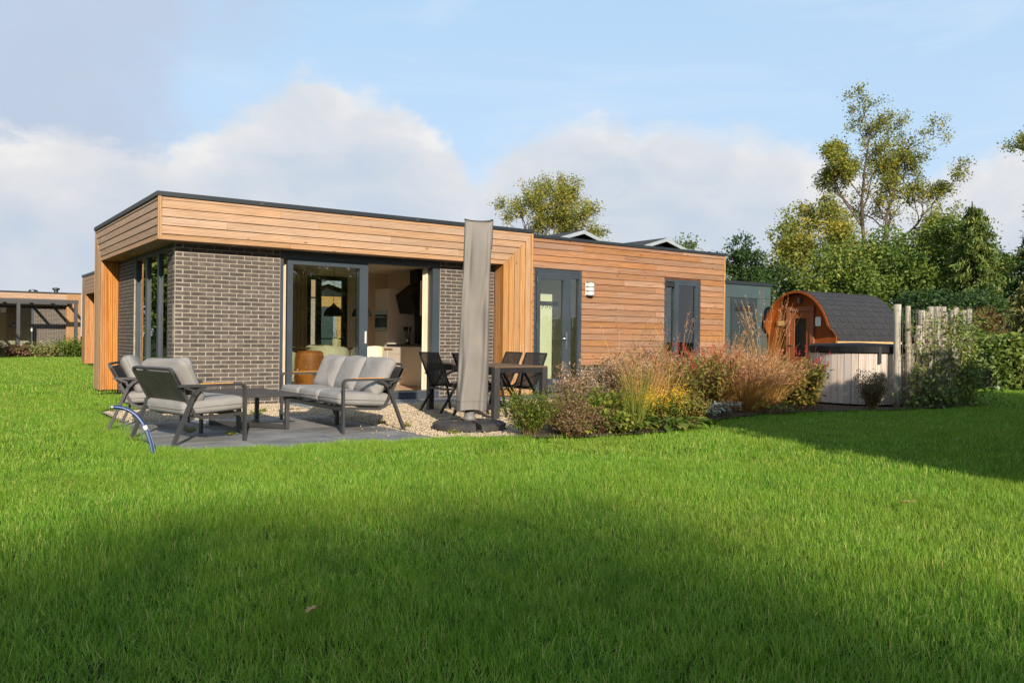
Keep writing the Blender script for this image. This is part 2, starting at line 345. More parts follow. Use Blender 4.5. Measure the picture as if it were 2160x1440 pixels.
class MB:
    def __init__(s): s.v = []; s.f = []
    def add(s, vs, fs):
        k = len(s.v); s.v.extend([tuple(p) for p in vs]); s.f.extend([tuple(i + k for i in f) for f in fs]); return s
    def box(s, x0, x1, y0, y1, z0, z1, b=0.0):
        if b <= 0:
            vs = [(x, y, z) for z in (z0, z1) for y in (y0, y1) for x in (x0, x1)]
            return s.add(vs, [(0, 2, 3, 1), (4, 5, 7, 6), (0, 1, 5, 4), (1, 3, 7, 5), (3, 2, 6, 7), (2, 0, 4, 6)])
        b = min(b, (x1 - x0) * .45, (y1 - y0) * .45, (z1 - z0) * .45)
        X = (x0, x1); Y = (y0, y1); Z = (z0, z1); vs = []; idx = {}
        for i in (0, 1):
            for j in (0, 1):
                for k in (0, 1):
                    sx, sy, sz = (1, -1)[i], (1, -1)[j], (1, -1)[k]
                    idx[i, j, k, 'x'] = len(vs); vs.append((X[i], Y[j] + sy * b, Z[k] + sz * b))
                    idx[i, j, k, 'y'] = len(vs); vs.append((X[i] + sx * b, Y[j], Z[k] + sz * b))
                    idx[i, j, k, 'z'] = len(vs); vs.append((X[i] + sx * b, Y[j] + sy * b, Z[k]))
        fs = []
        for i in (0, 1):
            fs.append([idx[i, 0, 0, 'x'], idx[i, 1, 0, 'x'], idx[i, 1, 1, 'x'], idx[i, 0, 1, 'x']])
            fs.append([idx[0, i, 0, 'y'], idx[1, i, 0, 'y'], idx[1, i, 1, 'y'], idx[0, i, 1, 'y']])
            fs.append([idx[0, 0, i, 'z'], idx[1, 0, i, 'z'], idx[1, 1, i, 'z'], idx[0, 1, i, 'z']])
        for a in (0, 1):
            for c in (0, 1):
                fs.append([idx[a, c, 0, 'x'], idx[a, c, 0, 'y'], idx[a, c, 1, 'y'], idx[a, c, 1, 'x']])
                fs.append([idx[a, 0, c, 'x'], idx[a, 0, c, 'z'], idx[a, 1, c, 'z'], idx[a, 1, c, 'x']])
                fs.append([idx[0, a, c, 'y'], idx[0, a, c, 'z'], idx[1, a, c, 'z'], idx[1, a, c, 'y']])
        for key in [(i, j, k) for i in (0, 1) for j in (0, 1) for k in (0, 1)]:
            fs.append([idx[(*key, 'x')], idx[(*key, 'y')], idx[(*key, 'z')]])
        return s.add(vs, fs)
    def prism(s, poly, ax, a0, a1):
        """poly in the plane of the two other axes, extruded along ax from a0 to a1"""
        def mk(p, a):
            q = list(p); q.insert(ax, a); return q
        n = len(poly); vs = [mk(p, a0) for p in poly] + [mk(p, a1) for p in poly]
        fs = [tuple(range(n - 1, -1, -1)), tuple(range(n, 2 * n))] + [(i, (i + 1) % n, n + (i + 1) % n, n + i) for i in range(n)]
        return s.add(vs, fs)
    def bar(s, p, q, w, h, up=(0, 0, 1)):
        p, q = Vector(p), Vector(q); t = (q - p).normalized(); u = Vector(up)
        if abs(t.dot(u)) > .98: u = Vector((1, 0, 0))
        a = t.cross(u).normalized() * w / 2; b = a.cross(t).normalized() * h / 2
        vs = [c + i * a + j * b for c in (p, q) for i, j in ((-1, -1), (1, -1), (1, 1), (-1, 1))]
        return s.add(vs, [(0, 1, 2, 3), (7, 6, 5, 4), (0, 4, 5, 1), (1, 5, 6, 2), (2, 6, 7, 3), (3, 7, 4, 0)])
    def tube(s, path, rad, n=8, cap=True):
        P = [Vector(p) for p in path]; m = len(P)
        if not hasattr(rad, '__len__'): rad = [rad] * m
        u = None; vs = []; fs = []
        for i in range(m):
            t = (P[min(i + 1, m - 1)] - P[max(i - 1, 0)]).normalized()
            if u is None:
                u = t.cross(Vector((0, 0, 1)))
                if u.length < .05: u = t.cross(Vector((1, 0, 0)))
            u = (u - t * u.dot(t)).normalized(); w = t.cross(u)
            for k in range(n):
                a = 2 * math.pi * k / n; vs.append(P[i] + (u * math.cos(a) + w * math.sin(a)) * rad[i])
        for i in range(m - 1):
            for k in range(n): fs.append((i * n + k, i * n + (k + 1) % n, (i + 1) * n + (k + 1) % n, (i + 1) * n + k))
        if cap: fs.append(tuple(range(n - 1, -1, -1))); fs.append(tuple((m - 1) * n + k for k in range(n)))
        return s.add(vs, fs)
    def strip(s, path, w, h, axis):
        """flat bar swept along a path lying in a plane; width along axis, thickness h in the plane"""
        P = [Vector(p) for p in path]; A = Vector(axis).normalized(); m = len(P); vs = []; fs = []
        for i in range(m):
            a = (P[i] - P[i - 1]).normalized() if i else None; b = (P[i + 1] - P[i]).normalized() if i < m - 1 else None
            t = ((a or b) + (b or a)).normalized(); nn = A.cross(t).normalized()
            k = 1 / max(.5, abs(t.dot(a or b)))
            for sa, sn in ((-1, -1), (1, -1), (1, 1), (-1, 1)): vs.append(P[i] + A * sa * w / 2 + nn * sn * h / 2 * k)
        for i in range(m - 1):
            for k in range(4): fs.append((i * 4 + k, i * 4 + (k + 1) % 4, i * 4 + 4 + (k + 1) % 4, i * 4 + 4 + k))
        fs.append((3, 2, 1, 0)); fs.append(tuple((m - 1) * 4 + k for k in range(4)))
        return s.add(vs, fs)
    def lathe(s, prof, n=24, c=(0, 0, 0), cap=True):
        vs = [(c[0] + r * math.cos(2 * math.pi * k / n), c[1] + r * math.sin(2 * math.pi * k / n), c[2] + z) for r, z in prof for k in range(n)]
        fs = [(i * n + k, i * n + (k + 1) % n, (i + 1) * n + (k + 1) % n, (i + 1) * n + k) for i in range(len(prof) - 1) for k in range(n)]
        if cap: fs.append(tuple(range(n - 1, -1, -1))); fs.append(tuple((len(prof) - 1) * n + k for k in range(n)))
        return s.add(vs, fs)
    def mesh(s, name, smooth=False):
        me = bpy.data.meshes.new(name); me.from_pydata(s.v, [], s.f)
        bm = bmesh.new(); bm.from_mesh(me); bmesh.ops.recalc_face_normals(bm, faces=bm.faces); bm.to_mesh(me); bm.free()
        if smooth: me.shade_smooth()
        return me
    def build(s, name, mat, parent=None, smooth=False, loc=None, rot=None): return link(name, s.mesh(name, smooth), mat, parent, loc, rot)


def bx(name, mat, parent, x0, x1, y0, y1, z0, z1, b=0.0): return MB().box(x0, x1, y0, y1, z0, z1, b).build(name, mat, parent)


def fast_mesh(name, verts, polys, cv=None, smooth=False):
    """polys: (N,k) int array; cv: per-vertex float attribute"""
    verts = np.ascontiguousarray(verts, dtype=np.float32); polys = np.ascontiguousarray(polys, dtype=np.int32)
    me = bpy.data.meshes.new(name); n, k = polys.shape
    me.vertices.add(len(verts)); me.vertices.foreach_set('co', verts.ravel())
    me.loops.add(n * k); me.loops.foreach_set('vertex_index', polys.ravel())
    me.polygons.add(n); me.polygons.foreach_set('loop_start', np.arange(0, n * k, k, dtype=np.int32))
    if cv is not None:
        a = me.attributes.new('cv', 'FLOAT', 'POINT'); a.data.foreach_set('value', np.ascontiguousarray(cv, dtype=np.float32))
    if smooth: me.polygons.foreach_set('use_smooth', np.ones(n, dtype=bool))
    me.update(calc_edges=True)
    return me


def rng_of(seed): return np.random.default_rng(seed)


def leaf_geo(c, size, rng, ratio=.6, upbias=.35, dirs=None, cv=None, svar=.35):
    """one folded four-point leaf per centre"""
    n = len(c)
    nrm = rng.normal(size=(n, 3)); nrm[:, 2] = np.abs(nrm[:, 2]) + upbias; nrm /= np.linalg.norm(nrm, axis=1)[:, None]
    t = rng.normal(size=(n, 3)) if dirs is None else dirs + rng.normal(size=(n, 3)) * .35
    t -= nrm * (t * nrm).sum(1)[:, None]; t /= np.linalg.norm(t, axis=1)[:, None] + 1e-9
    b = np.cross(nrm, t); sz = size * (1 + rng.uniform(-svar, svar, n))[:, None]
    v = np.empty((n, 4, 3))
    v[:, 0] = c - t * sz * .5; v[:, 2] = c + t * sz * .5
    v[:, 1] = c + b * sz * ratio * .5 + nrm * sz * .10; v[:, 3] = c - b * sz * ratio * .5 + nrm * sz * .10
    f = np.arange(n * 4).reshape(n, 4)
    a = rng.uniform(0, 1, n) if cv is None else cv
    return v.reshape(-1, 3), f, np.repeat(a, 4)


def blade_geo(base, az, lean, bend, length, width, rng, K=3, cv=None, droop=0.0):
    """curved tapering blades; K segments, quads collapsed to the tip"""
    n = len(base); ts = np.linspace(0, 1, K + 1)
    hd = np.stack([np.cos(az), np.sin(az), np.zeros(n)], 1); sd_ = np.stack([-np.sin(az), np.cos(az), np.zeros(n)], 1)
    tw = rng.uniform(-.9, .9, n)[:, None]; sd_ = sd_ * np.cos(tw) + hd * np.sin(tw)
    v = np.empty((n, K + 1, 2, 3)); p = base.copy(); L = (length / K)
    for i, t in enumerate(ts):
        w = width * (1 - t ** 1.6) * .5 + width * .02
        v[:, i, 0] = p - sd_ * w[:, None]; v[:, i, 1] = p + sd_ * w[:, None]
        ang = lean + bend * (t ** 1.2) + droop * t * t
        p = p + (hd * np.sin(ang)[:, None] + np.array([0, 0, 1]) * np.cos(ang)[:, None]) * L[:, None]
    o = np.arange(n)[:, None] * (2 * (K + 1)); fs = []
    for i in range(K): fs.append(np.stack([o[:, 0] + 2 * i, o[:, 0] + 2 * i + 1, o[:, 0] + 2 * i + 3, o[:, 0] + 2 * i + 2], 1))
    a = rng.uniform(0, 1, n) if cv is None else cv
    return v.reshape(-1, 3), np.concatenate(fs), np.repeat(a, 2 * (K + 1))


def join_geo(parts):
    vs, fs, cs, k = [], [], [], 0
    for v, f, c in parts: vs.append(v); fs.append(f + k); cs.append(c); k += len(v)
    return np.concatenate(vs), np.concatenate(fs), np.concatenate(cs)


def geo_obj(name, geo, mat, parent=None, smooth=False, loc=None): return link(name, fast_mesh(name, geo[0], geo[1], geo[2], smooth), mat, parent, loc)


# ================================================================== SETTING
lawn = MB().add([(-400, -400, -.012), (400, -400, -.012), (400, 400, -.012), (-400, 400, -.012)], [(0, 1, 2, 3)]).build('lawn', 'lawn_soil')
tag(lawn, 'wide green lawn in front of and around the bungalow', 'lawn', kind='structure')

PATIO = (-0.93, 1.68, -4.78, -1.72)
patio = empty('patio', label='grey paved terrace under the lounge furniture', cat='patio', kind='structure')
bx('sand_bed', 'soil', patio, PATIO[0], PATIO[1], PATIO[2], PATIO[3], -.06, .006)
nx, ny = 3, 4
for i in range(nx):
    for j in range(ny):
        wx = (PATIO[1] - PATIO[0]) / nx; wy = (PATIO[3] - PATIO[2]) / ny
        x0 = PATIO[0] + i * wx; y0 = PATIO[2] + j * wy; dz = random.uniform(-.002, .002)
        bx('paving_slab', 'slab', patio, x0 + .004, x0 + wx - .004, y0 + .004, y0 + wy - .004, -.03, .018 + dz, .005)
walk = empty('house_path', label='narrow grey paved strip along the foot of the house wall', cat='path', kind='structure')
for k in range(9):
    x0 = 1.9 + k * .805
    bx('paving_slab', 'slab_dark', walk, x0, x0 + .798, -.62, .20 if x0 < 6.0 else .30, -.03, .022 + random.uniform(-.002, .002), .004)

GRAVEL = [(-.62, .22), (-.62, -1.66), (1.72, -1.66), (1.72, -4.84), (2.75, -5.02), (3.6, -4.4), (6.2, -2.7), (9.2, -1.2), (9.2, .36), (9.15, -.66), (1.86, -.66), (1.86, .22)]
g = MB(); g.add([(x, y, .012) for x, y in [(-.7, -.02), (-.7, -1.70), (1.70, -1.70), (1.70, -4.9), (2.9, -5.05), (9.4, -3.0), (9.4, .36), (.3, .36)]], [tuple(range(8))])
gravel = g.build('gravel', 'mortar'); tag(gravel, 'beige pebble bed between the terrace and the house', 'gravel', kind='structure')
BED = [(2.35, -5.25), (3.1, -5.62), (4.3, -5.62), (5.2, -5.2), (6.1, -4.85), (7.2, -4.62), (8.3, -4.72), (9.5, -5.1), (10.0, -5.2), (12.6, -5.25), (12.8, -3.2), (9.3, -1.2), (6.4, -2.6), (4.2, -3.9), (3.1, -4.5)]
b_ = MB(); b_.add([(x, y, .030) for x, y in BED], [tuple(range(len(BED)))])
bed = b_.build('planting_bed', 'soil'); tag(bed, 'soil of the flower border along the terrace', 'flower bed', kind='structure')


# ================================================================== BUNGALOW
H, HF, D, L, WP, OV = 3.05, 2.385, 5.088, 6.49, .656, .30
YR, H2, XE = .374, 3.03, 12.165            # recessed right-hand wing
house = empty('bungalow', label='flat roofed holiday bungalow with larch cladding and dark brick walls', cat='bungalow')

# --- brickwork
BH, BL, BJ, CP, BP = .050, .2095, .0125, .0625, .222
brick_full = MB().box(-BL / 2, BL / 2, 0, .05, 0, BH, .004).mesh('brick'); brick_half = MB().box(-(BL / 2 - BJ) / 2, (BL / 2 - BJ) / 2, 0, .05, 0, BH, .004).mesh('brick_half')
for me in (brick_full, brick_half): me.materials.append(MATS['brick'])


def brick_spots(length, height, z0=0.0, phase=0):
    out = []; rows = int(height / CP); n = int(round(length / BP))
    for r in range(rows):
        z = z0 + r * CP + .006
        if (r + phase) % 2 == 0:
            for i in range(n): out.append((BP * (i + .5), z, 0))
        else:
            out.append((BP * .25, z, 1))
            for i in range(n - 1): out.append((BP * (i + 1), z, 0))
            out.append((BP * (n - .25), z, 1))
    return out


def brick_panel(name, parent, length, height, origin, face, single, z0=0.0, phase=0, depth=.12):
    """face: 'front' (wall along +X, facing -Y) or 'side' (wall along +Y, facing -X)"""
    ox, oy = origin
    rows = int(height / CP); hh = z0 + rows * CP + .004
    if face == 'front': slab = bx(name, 'mortar', parent, ox, ox + length, oy + .006, oy + depth, z0, hh)
    else: slab = bx(name, 'mortar', parent, ox + .006, ox + depth, oy, oy + length, z0, hh)
    n = max(1, int(round(length / BP))); sc_ = length / (n * BP); mb = MB()
    for u, z, half in brick_spots(length, height, z0, phase):
        u *= sc_; w = (BL / 2 if not half else (BL / 2 - BJ) / 2) * sc_; jit = random.uniform(-.0015, .0015)
        if single:
            o = bpy.data.objects.new('brick', brick_half if half else brick_full); col.objects.link(o); o.parent = slab
            o.location = (ox + u, oy + jit, z); o.scale = (sc_, 1, 1)
        elif face == 'front': mb.box(ox + u - w, ox + u + w, oy + jit, oy + .05, z, z + BH, .003)
        else: mb.box(ox + jit, ox + .05, oy + u - w, oy + u + w, z, z + BH, .003)
    if not single: tag(mb.build('brickwork', 'brick', slab), kind='stuff')
    return slab


brick_panel('brick_wall', house, 1.5545, 2.44, (.300, .300), 'front', True)
brick_panel('brick_wall', house, 1.125, 2.44, (4.707, .300), 'front', False)
brick_panel('brick_wall', house, .444, 2.44, (.300, .302), 'side', False, phase=1)
brick_panel('brick_wall', house, 1.33, 2.44, (.300, 3.10), 'side', False)
brick_panel('brick_wall', house, 4.20, .56, (7.965, YR + .02), 'front', False)
brick_panel('brick_wall', house, 2.85, .125, (1.857, .306), 'front', False, depth=.10)      # below the sliding door
brick_panel('brick_wall', house, 1.15, .06, (6.81, YR + .02), 'front', False)

# --- cladding boards
GAP = .010
ROWS = [(2.940, 2.984)] + [(2.936 - .12 * (i + 1) + GAP, 2.936 - .12 * i) for i in range(4)] + [(HF, 2.456)]


def board(parent, mat, poly, ax, a0, a1, name='cladding_board'):
    return MB().prism(poly, ax, a0, a1).build(name, mat, parent)


fascia = bx('fascia', 'batten', house, .022, L - .022, .022, OV - .03, HF + .006, 2.99)
MX0, MX1 = L - WP, L - .048             # mitre line on the front: x at HF and at the top row


def mitre(z): return MX0 + (MX1 - MX0) * (z - HF) / (2.94 - HF)


for r, (z0, z1) in enumerate(ROWS):
    cuts = [.052] + [c for c in ([2.9], [1.75, 4.3], [2.35], [.95, 3.6], [2.7, 4.9], [1.9])[r]] + [None]
    for a, b in zip(cuts[:-1], cuts[1:]):
        a_ = a + (.0015 if a > .1 else 0); jut = random.uniform(0, .003)
        poly = [(a_, z0), (mitre(z0) - .003, z0), (mitre(z1) - .003, z1), (a_, z1)] if b is None else [(a_, z0), (b - .0015, z0), (b - .0015, z1), (a_, z1)]
        # bottom edge proud, top edge tucked back, like shiplap
        m_ = MB(); n = len(poly); m_.v = [(x, .0 + jut if i in (0, 1) else .011 + jut, z) for i, (x, z) in enumerate(poly)] + [(x, .026, z) for x, z in poly]
        m_.f = [(0, 1, 2, 3), (7, 6, 5, 4)] + [(i, (i + 1) % 4, 4 + (i + 1) % 4, 4 + i) for i in range(4)]
        m_.build('cladding_board', 'larch_x', fascia)
bx('corner_board', 'larch_z', fascia, -.002, .050, -.004, .030, HF - .004, 2.984, .003)

# left-hand side fascia (plane x = 0) with mitred rear post
fascia2 = bx('side_fascia', 'batten', house, .022, OV - .03, OV, D - .022, HF + .006, 2.99)


def mitre2(z): return (D - WP) + (WP - .03) * (z - HF) / (2.94 - HF)


for r, (z0, z1) in enumerate(ROWS):
    jut = random.uniform(0, .003); poly = [(.032, z0), (mitre2(z0) - .003, z0), (mitre2(z1) - .003, z1), (.032, z1)]
    m_ = MB(); m_.v = [(.0 + jut if i in (0, 1) else .011 + jut, y, z) for i, (y, z) in enumerate(poly)] + [(.026, y, z) for y, z in poly]
    m_.f = [(0, 1, 2, 3), (7, 6, 5, 4)] + [(i, (i + 1) % 4, 4 + (i + 1) % 4, 4 + i) for i in range(4)]
    m_.build('cladding_board', 'larch_y', fascia2)

post = bx('corner_post', 'batten', house, MX0 + .03, L - .026, .026, .5, .03, 2.98)
xs = np.linspace(MX0, MX1, 6)
for i in range(5):
    a, b = xs[i], xs[i + 1] - GAP
    zt = lambda x: HF + (x - MX0) / (MX1 - MX0) * (2.94 - HF)
    board(post, 'larch_z', [(a, .035), (b, .035), (b, zt(b)), (a, zt(a))], 1, random.uniform(0, .003), .026)
bx('edge_board', 'larch_z', post, MX1 + .001, L, -.001, .030, .035, 2.984, .003)
for k in range(3):                                               # reveal, facing the sliding door
    bx('cladding_board', 'larch_in', post, MX0 + .004, MX0 + .03, .028 + k * .091, .028 + k * .091 + .088, .04, HF - .002, .003)
for k in range(3):
    bx('cladding_board', 'larch_z', post, L - .026, L, .034 + k * .11, .034 + k * .11 + .107, .04, 2.98, .003)
post2 = bx('corner_post', 'batten', house, .026, .55, D - WP + .03, D - .026, .03, 2.98)
ys = np.linspace(D - WP, D - .03, 6)
for i in range(5):
    a, b = ys[i], ys[i + 1] - GAP
    zt2 = lambda y: HF + (y - (D - WP)) / (WP - .03) * (2.94 - HF)
    board(post2, 'larch_z', [(a, .035), (b, .035), (b, zt2(b)), (a, zt2(a))], 0, random.uniform(0, .003), .026)
bx('edge_board', 'larch_z', post2, -.001, .028, D - .029, D, .035, 2.984, .003)
for k in range(3):
    bx('cladding_board', 'larch_in', post2, .028 + k * .091, .028 + k * .091 + .088, D - WP + .004, D - WP + .03, .04, HF - .002, .003)

# soffits with recessed lights
sof = MB(); sof.box(.03, L - WP, .03, .42, HF + .0, HF + .012); sof.box(.03, .42, .42, D - WP, HF + .0, HF + .012)
soffit = sof.build('soffit', 'larch_x', house)
for p in [(.15, 3.55), (.15, 2.45), (.15, 1.35), (1.1, .15), (2.5, .15), (3.9, .15), (5.2, .15)]:
    MB().lathe([(.038, HF - .006), (.034, HF - .010), (.020, HF - .004), (.0005, HF - .003)], 14, (p[0], p[1], 0)).build('soffit_light', 'steel', soffit)

# roof trim and deck
tr = MB()
tr.box(-.016, L + .006, -.016, .10, 2.988, H); tr.box(-.016, .10, .1005, D + .016, 2.988, H); tr.box(L - .10, L + .006, .1005, D + .016, 2.988, H); tr.box(.1005, L - .1005, D - .10, D + .016, 2.988, H)
trim = tr.build('roof_trim', 'cap_metal', house)
for x in (1.42, 4.05):
    bx('trim_joint', 'frame_alu', trim, x, x + .05, -.0185, -.0162, 2.986, H + .002)
bx('roof', 'roof_felt', house, .101, L - .101, .101, D - .101, 2.80, 3.00)
t2 = MB(); t2.box(L + .0065, XE + .012, YR - .016, YR + .10, 2.972, H2); t2.box(XE - .10, XE + .012, YR + .1005, 5.6, 2.972, H2)
t2.build('roof_trim', 'cap_metal', house)
bx('roof', 'roof_felt', house, L + .008, XE - .101, YR + .101, 5.6, 2.78, 2.985)

# --- right-hand wing with horizontal boards
wing = empty('wing_wall'); wing.parent = house
core = MB()
for x0, x1, z0, z1 in [(6.49, 6.80, .03, 2.97), (6.80, 7.97, 2.40, 2.97), (7.97, 10.25, .56, 2.97), (10.25, 11.375, 2.372, 2.97), (11.375, XE - .03, .56, 2.97)]:
    core.box(x0, x1, YR + .028, YR + .14, z0, z1)
core.build('backing', 'batten', wing)
DX0, DX1, DZ1, WX0, WX1, WZ0, WZ1 = 6.808, 7.962, 2.395, 10.258, 11.367, .50, 2.367
zb = .557; k = 0; pitch = .1235
while zb < 2.97:
    z0, z1 = zb, min(zb + pitch - GAP, 2.968)
    spans = [[6.492, XE - .045]]
    def cut(sp, a, b):
        out = []
        for s, e in sp:
            if e <= a or s >= b: out.append([s, e]); continue
            if s < a: out.append([s, a])
            if e > b: out.append([b, e])
        return out
    if z0 < DZ1: spans = cut(spans, DX0 - .004, DX1 + .006)
    if z0 < WZ1: spans = cut(spans, WX0 - .004, WX1 + .004)
    for s, e in spans:
        jts = [j for j in ([7.95, 10.0], [9.1], [8.0, 11.35], [8.9, 10.8])[k % 4] if s + .25 < j < e - .25] if e - s > 1.2 else []
        ed = [s] + jts + [e]
        for a, b in zip(ed[:-1], ed[1:]):
            jut = random.uniform(0, .003); m_ = MB()
            poly = [(a + .001, z0), (b - .001, z0), (b - .001, z1), (a + .001, z1)]
            m_.v = [(x, YR + (.0 if i < 2 else .011) + jut, z) for i, (x, z) in enumerate(poly)] + [(x, YR + .027, z) for x, z in poly]
            m_.f = [(0, 1, 2, 3), (7, 6, 5, 4)] + [(i, (i + 1) % 4, 4 + (i + 1) % 4, 4 + i) for i in range(4)]
            m_.build('cladding_board', 'cedar_x', wing)
    zb += pitch; k += 1
for kk in range(4):                                              # boards beside the door, down to the ground
    bx('cladding_board', 'cedar_x', wing, 6.492, 6.803, YR + .002, YR + .027, .557 - pitch * (kk + 1), .557 - pitch * kk - GAP)
bx('corner_board', 'larch_z', wing, XE - .043, XE + .002, YR - .006, YR + .04, .56, 2.968, .003)
bx('flashing', 'cap_metal', wing, 7.97, XE, YR - .012, YR + .02, .535, .553)

# --- enclosing walls, floor, ceiling
bx('floor', 'room_floor', house, .42, 6.0, .43, 4.72, -.02, .100)
bx('ceiling', 'ceiling_paint', house, .42, 6.2, .33, 4.9, 2.46, 2.50)
for q in ((5.92, 6.05, .43, 4.72, .1005, 2.459), (.42, 4.02, 4.72, 4.86, .0, 2.459), (4.96, 6.05, 4.721, 4.86, .0, 2.459), (4.0205, 4.9595, 4.72, 4.86, 2.36, 2.459), (.423, .46, 3.102, 4.7195, .1005, 2.459), (.501, 1.85, .425, .47, .1005, 2.459), (4.72, 5.9195, .425, .47, .1005, 2.459), (.423, .50, .43, .748, .1005, 2.459)):
    bx('inner_wall', 'plaster', house, *q)
for q in ((L - .03, XE - .03, 5.40, 5.58, 0, 2.77), (XE - .16, XE - .03, YR + .15, 5.399, 0, 2.77), (6.06, 6.20, .5, 5.39, 0, 2.459), (.4, 4.02, 4.87, 5.05, 0, 2.459), (4.96, 6.2, 4.87, 5.05, 0, 2.459)):
    bx('outer_wall', 'chalet_wood', house, *q)

# --- back window of the living room
bw = empty('back_window'); bw.parent = house
f_ = MB(); f_.box(4.022, 4.13, 4.74, 4.84, .1, 2.358); f_.box(4.86, 4.958, 4.74, 4.84, .1, 2.358); f_.box(4.1305, 4.8595, 4.74, 4.84, 2.27, 2.358); f_.box(4.1305, 4.8595, 4.74, 4.84, .1, .16); f_.box(4.26, 4.37, 4.75, 4.83, .16, 2.27); f_.box(4.371, 4.859, 4.755, 4.825, 1.0, 1.025)
f_.build('frame', 'black_matt', bw)
bx('pane', 'pane_glass', bw, 4.37, 4.86, 4.785, 4.791, .16, 2.27)

# --- sliding door
SX0, SX1 = 1.856, 4.704
sl_ = empty('sliding_door'); sl_.parent = house
f_ = MB(); f_.box(SX0, SX0 + .055, .315, .43, .13, 2.38); f_.box(SX1 - .14, SX1, .315, .43, .13, 2.38); f_.box(SX0 + .0555, SX1 - .1405, .318, .43, 2.27, 2.38); f_.box(SX0 + .0555, SX1 - .1405, .318, .43, .127, .155)
f_.build('frame', 'anthracite', sl_)
bx('threshold', 'steel', sl_, SX0 + .06, SX1 - .02, .285, .3175, .128, .148, .003)
bx('sill', 'anthracite', sl_, SX0, SX1, .296, .314, .02, .126)
leafp = MB(); LX0, LX1 = 1.985, 3.358
leafp.box(LX0, LX0 + .09, .345, .395, .156, 2.268); leafp.box(LX1 - .145, LX1, .345, .395, .156, 2.268); leafp.box(LX0 + .0905, LX1 - .1455, .347, .393, 2.18, 2.268); leafp.box(LX0 + .0905, LX1 - .1455, .347, .393, .156, .25)
leaf_ = leafp.build('door_leaf', 'anthracite', sl_)
bx('pane', 'coated_glass', leaf_, LX0 + .09, LX1 - .145, .366, .372, .25, 2.18)
hd = MB(); hd.box(LX1 - .055, LX1 - .03, .322, .3445, .95, 1.15, .004)
hd.build('handle', 'silver_lamp', leaf_)
bx('end_post', 'anthracite', sl_, LX1 - .18, LX1 - .146, .398, .43, .156, 2.268)

# --- side window (faces left)
sw = empty('side_window'); sw.parent = house
f_ = MB(); f_.box(.330, .42, .75, .81, .08, HF); f_.box(.330, .42, 3.04, 3.10, .08, HF); f_.box(.330, .42, .8105, 3.0395, 2.30, HF - .001); f_.box(.330, .42, .8105, 3.0395, .08, .14)
for y in (1.42, 2.24): f_.box(.332, .41, y, y + .12, .1405, 2.2995)
f_.build('frame', 'anthracite', sw)
for a, b in ((.81, 1.42), (1.54, 2.24), (2.36, 3.04)): bx('pane', 'coated_glass', sw, .366, .372, a, b, .14, 2.30)
bx('plinth', 'brick', house, .318, .42, .748, 3.102, 0, .079)

# --- glazed door and sidelight in the wing
gd = empty('glazed_door'); gd.parent = house
f_ = MB(); f_.box(DX0, DX0 + .05, YR + .01, YR + .10, .07, DZ1); f_.box(7.625, 7.69, YR + .01, YR + .10, .07, DZ1 - .05); f_.box(7.895, DX1, YR + .01, YR + .10, .07, DZ1)
f_.box(DX0 + .0505, 7.8945, YR + .012, YR + .10, DZ1 - .05, DZ1); f_.box(DX0 + .0505, 7.8945, YR + .004, YR + .10, .07, .19)
f_.box(7.6905, 7.8945, YR + .02, YR + .09, 2.24, DZ1 - .0505); f_.box(7.6905, 7.71, YR + .02, YR + .09, .1905, 2.2395)
f_.build('frame', 'anthracite', gd)
lf = MB(); lf.box(DX0 + .054, DX0 + .135, YR - .004, YR + .06, .195, DZ1 - .054); lf.box(7.50, 7.62, YR - .004, YR + .06, .195, DZ1 - .054); lf.box(DX0 + .1355, 7.4995, YR - .003, YR + .06, 2.20, DZ1 - .054); lf.box(DX0 + .1355, 7.4995, YR - .003, YR + .06, .195, .30)
lfo = lf.build('door_leaf', 'anthracite', gd)
bx('pane', 'pane_glass', lfo, DX0 + .135, 7.50, YR + .03, YR + .036, .30, 2.20)
bx('pane', 'pane_glass', gd, 7.71, 7.895, YR + .05, YR + .056, .19, 2.24)
bx('handle_plate', 'steel', lfo, 7.575, 7.605, YR - .012, YR - .0045, .86, 1.20, .003)
hm = MB(); hm.tube([(7.59, YR - .012, 1.07), (7.59, YR - .05, 1.07), (7.57, YR - .058, 1.07), (7.46, YR - .058, 1.068)], .010, 8); hm.build('handle', 'steel', lfo, True)
for z in (2.13, 1.25, .35): MB().lathe([(.014, z), (.014, z + .11)], 8, (DX0 + .05, YR - .012, 0)).build('hinge', 'anthracite', gd)
bx('door_step', 'anthracite', gd, DX0 - .01, DX1 + .01, YR - .05, YR - .0001, .05, .069)

# --- bedroom window
bwn = empty('bedroom_window'); bwn.parent = house
f_ = MB(); f_.box(WX0, WX0 + .035, YR + .01, YR + .10, WZ0, WZ1); f_.box(WX1 - .06, WX1, YR + .01, YR + .10, WZ0, WZ1); f_.box(10.56, 10.66, YR + .01, YR + .10, WZ0, WZ1 - .05); f_.box(WX0 + .0355, WX1 - .0605, YR + .012, YR + .10, WZ1 - .05, WZ1); f_.box(WX0 + .0355, WX1 - .0605, YR + .006, YR + .10, WZ0, WZ0 + .09)
f_.box(10.6605, WX1 - .0605, YR + .016, YR + .09, 2.25, 2.3165); f_.box(11.22, WX1 - .0605, YR + .016, YR + .09, .5905, 2.2495); f_.box(10.6605, 10.70, YR + .016, YR + .09, .5905, 2.2495)
f_.build('frame', 'anthracite', bwn)
bx('vent', 'dark_alu', bwn, WX0 + .036, 10.559, YR - .012, YR + .04, 2.20, 2.30, .01)
bx('pane', 'pane_glass', bwn, WX0 + .035, 10.56, YR + .05, YR + .056, .59, 2.20)
bx('pane', 'coated_glass', bwn, 10.70, 11.22, YR + .05, YR + .056, .59, 2.25)
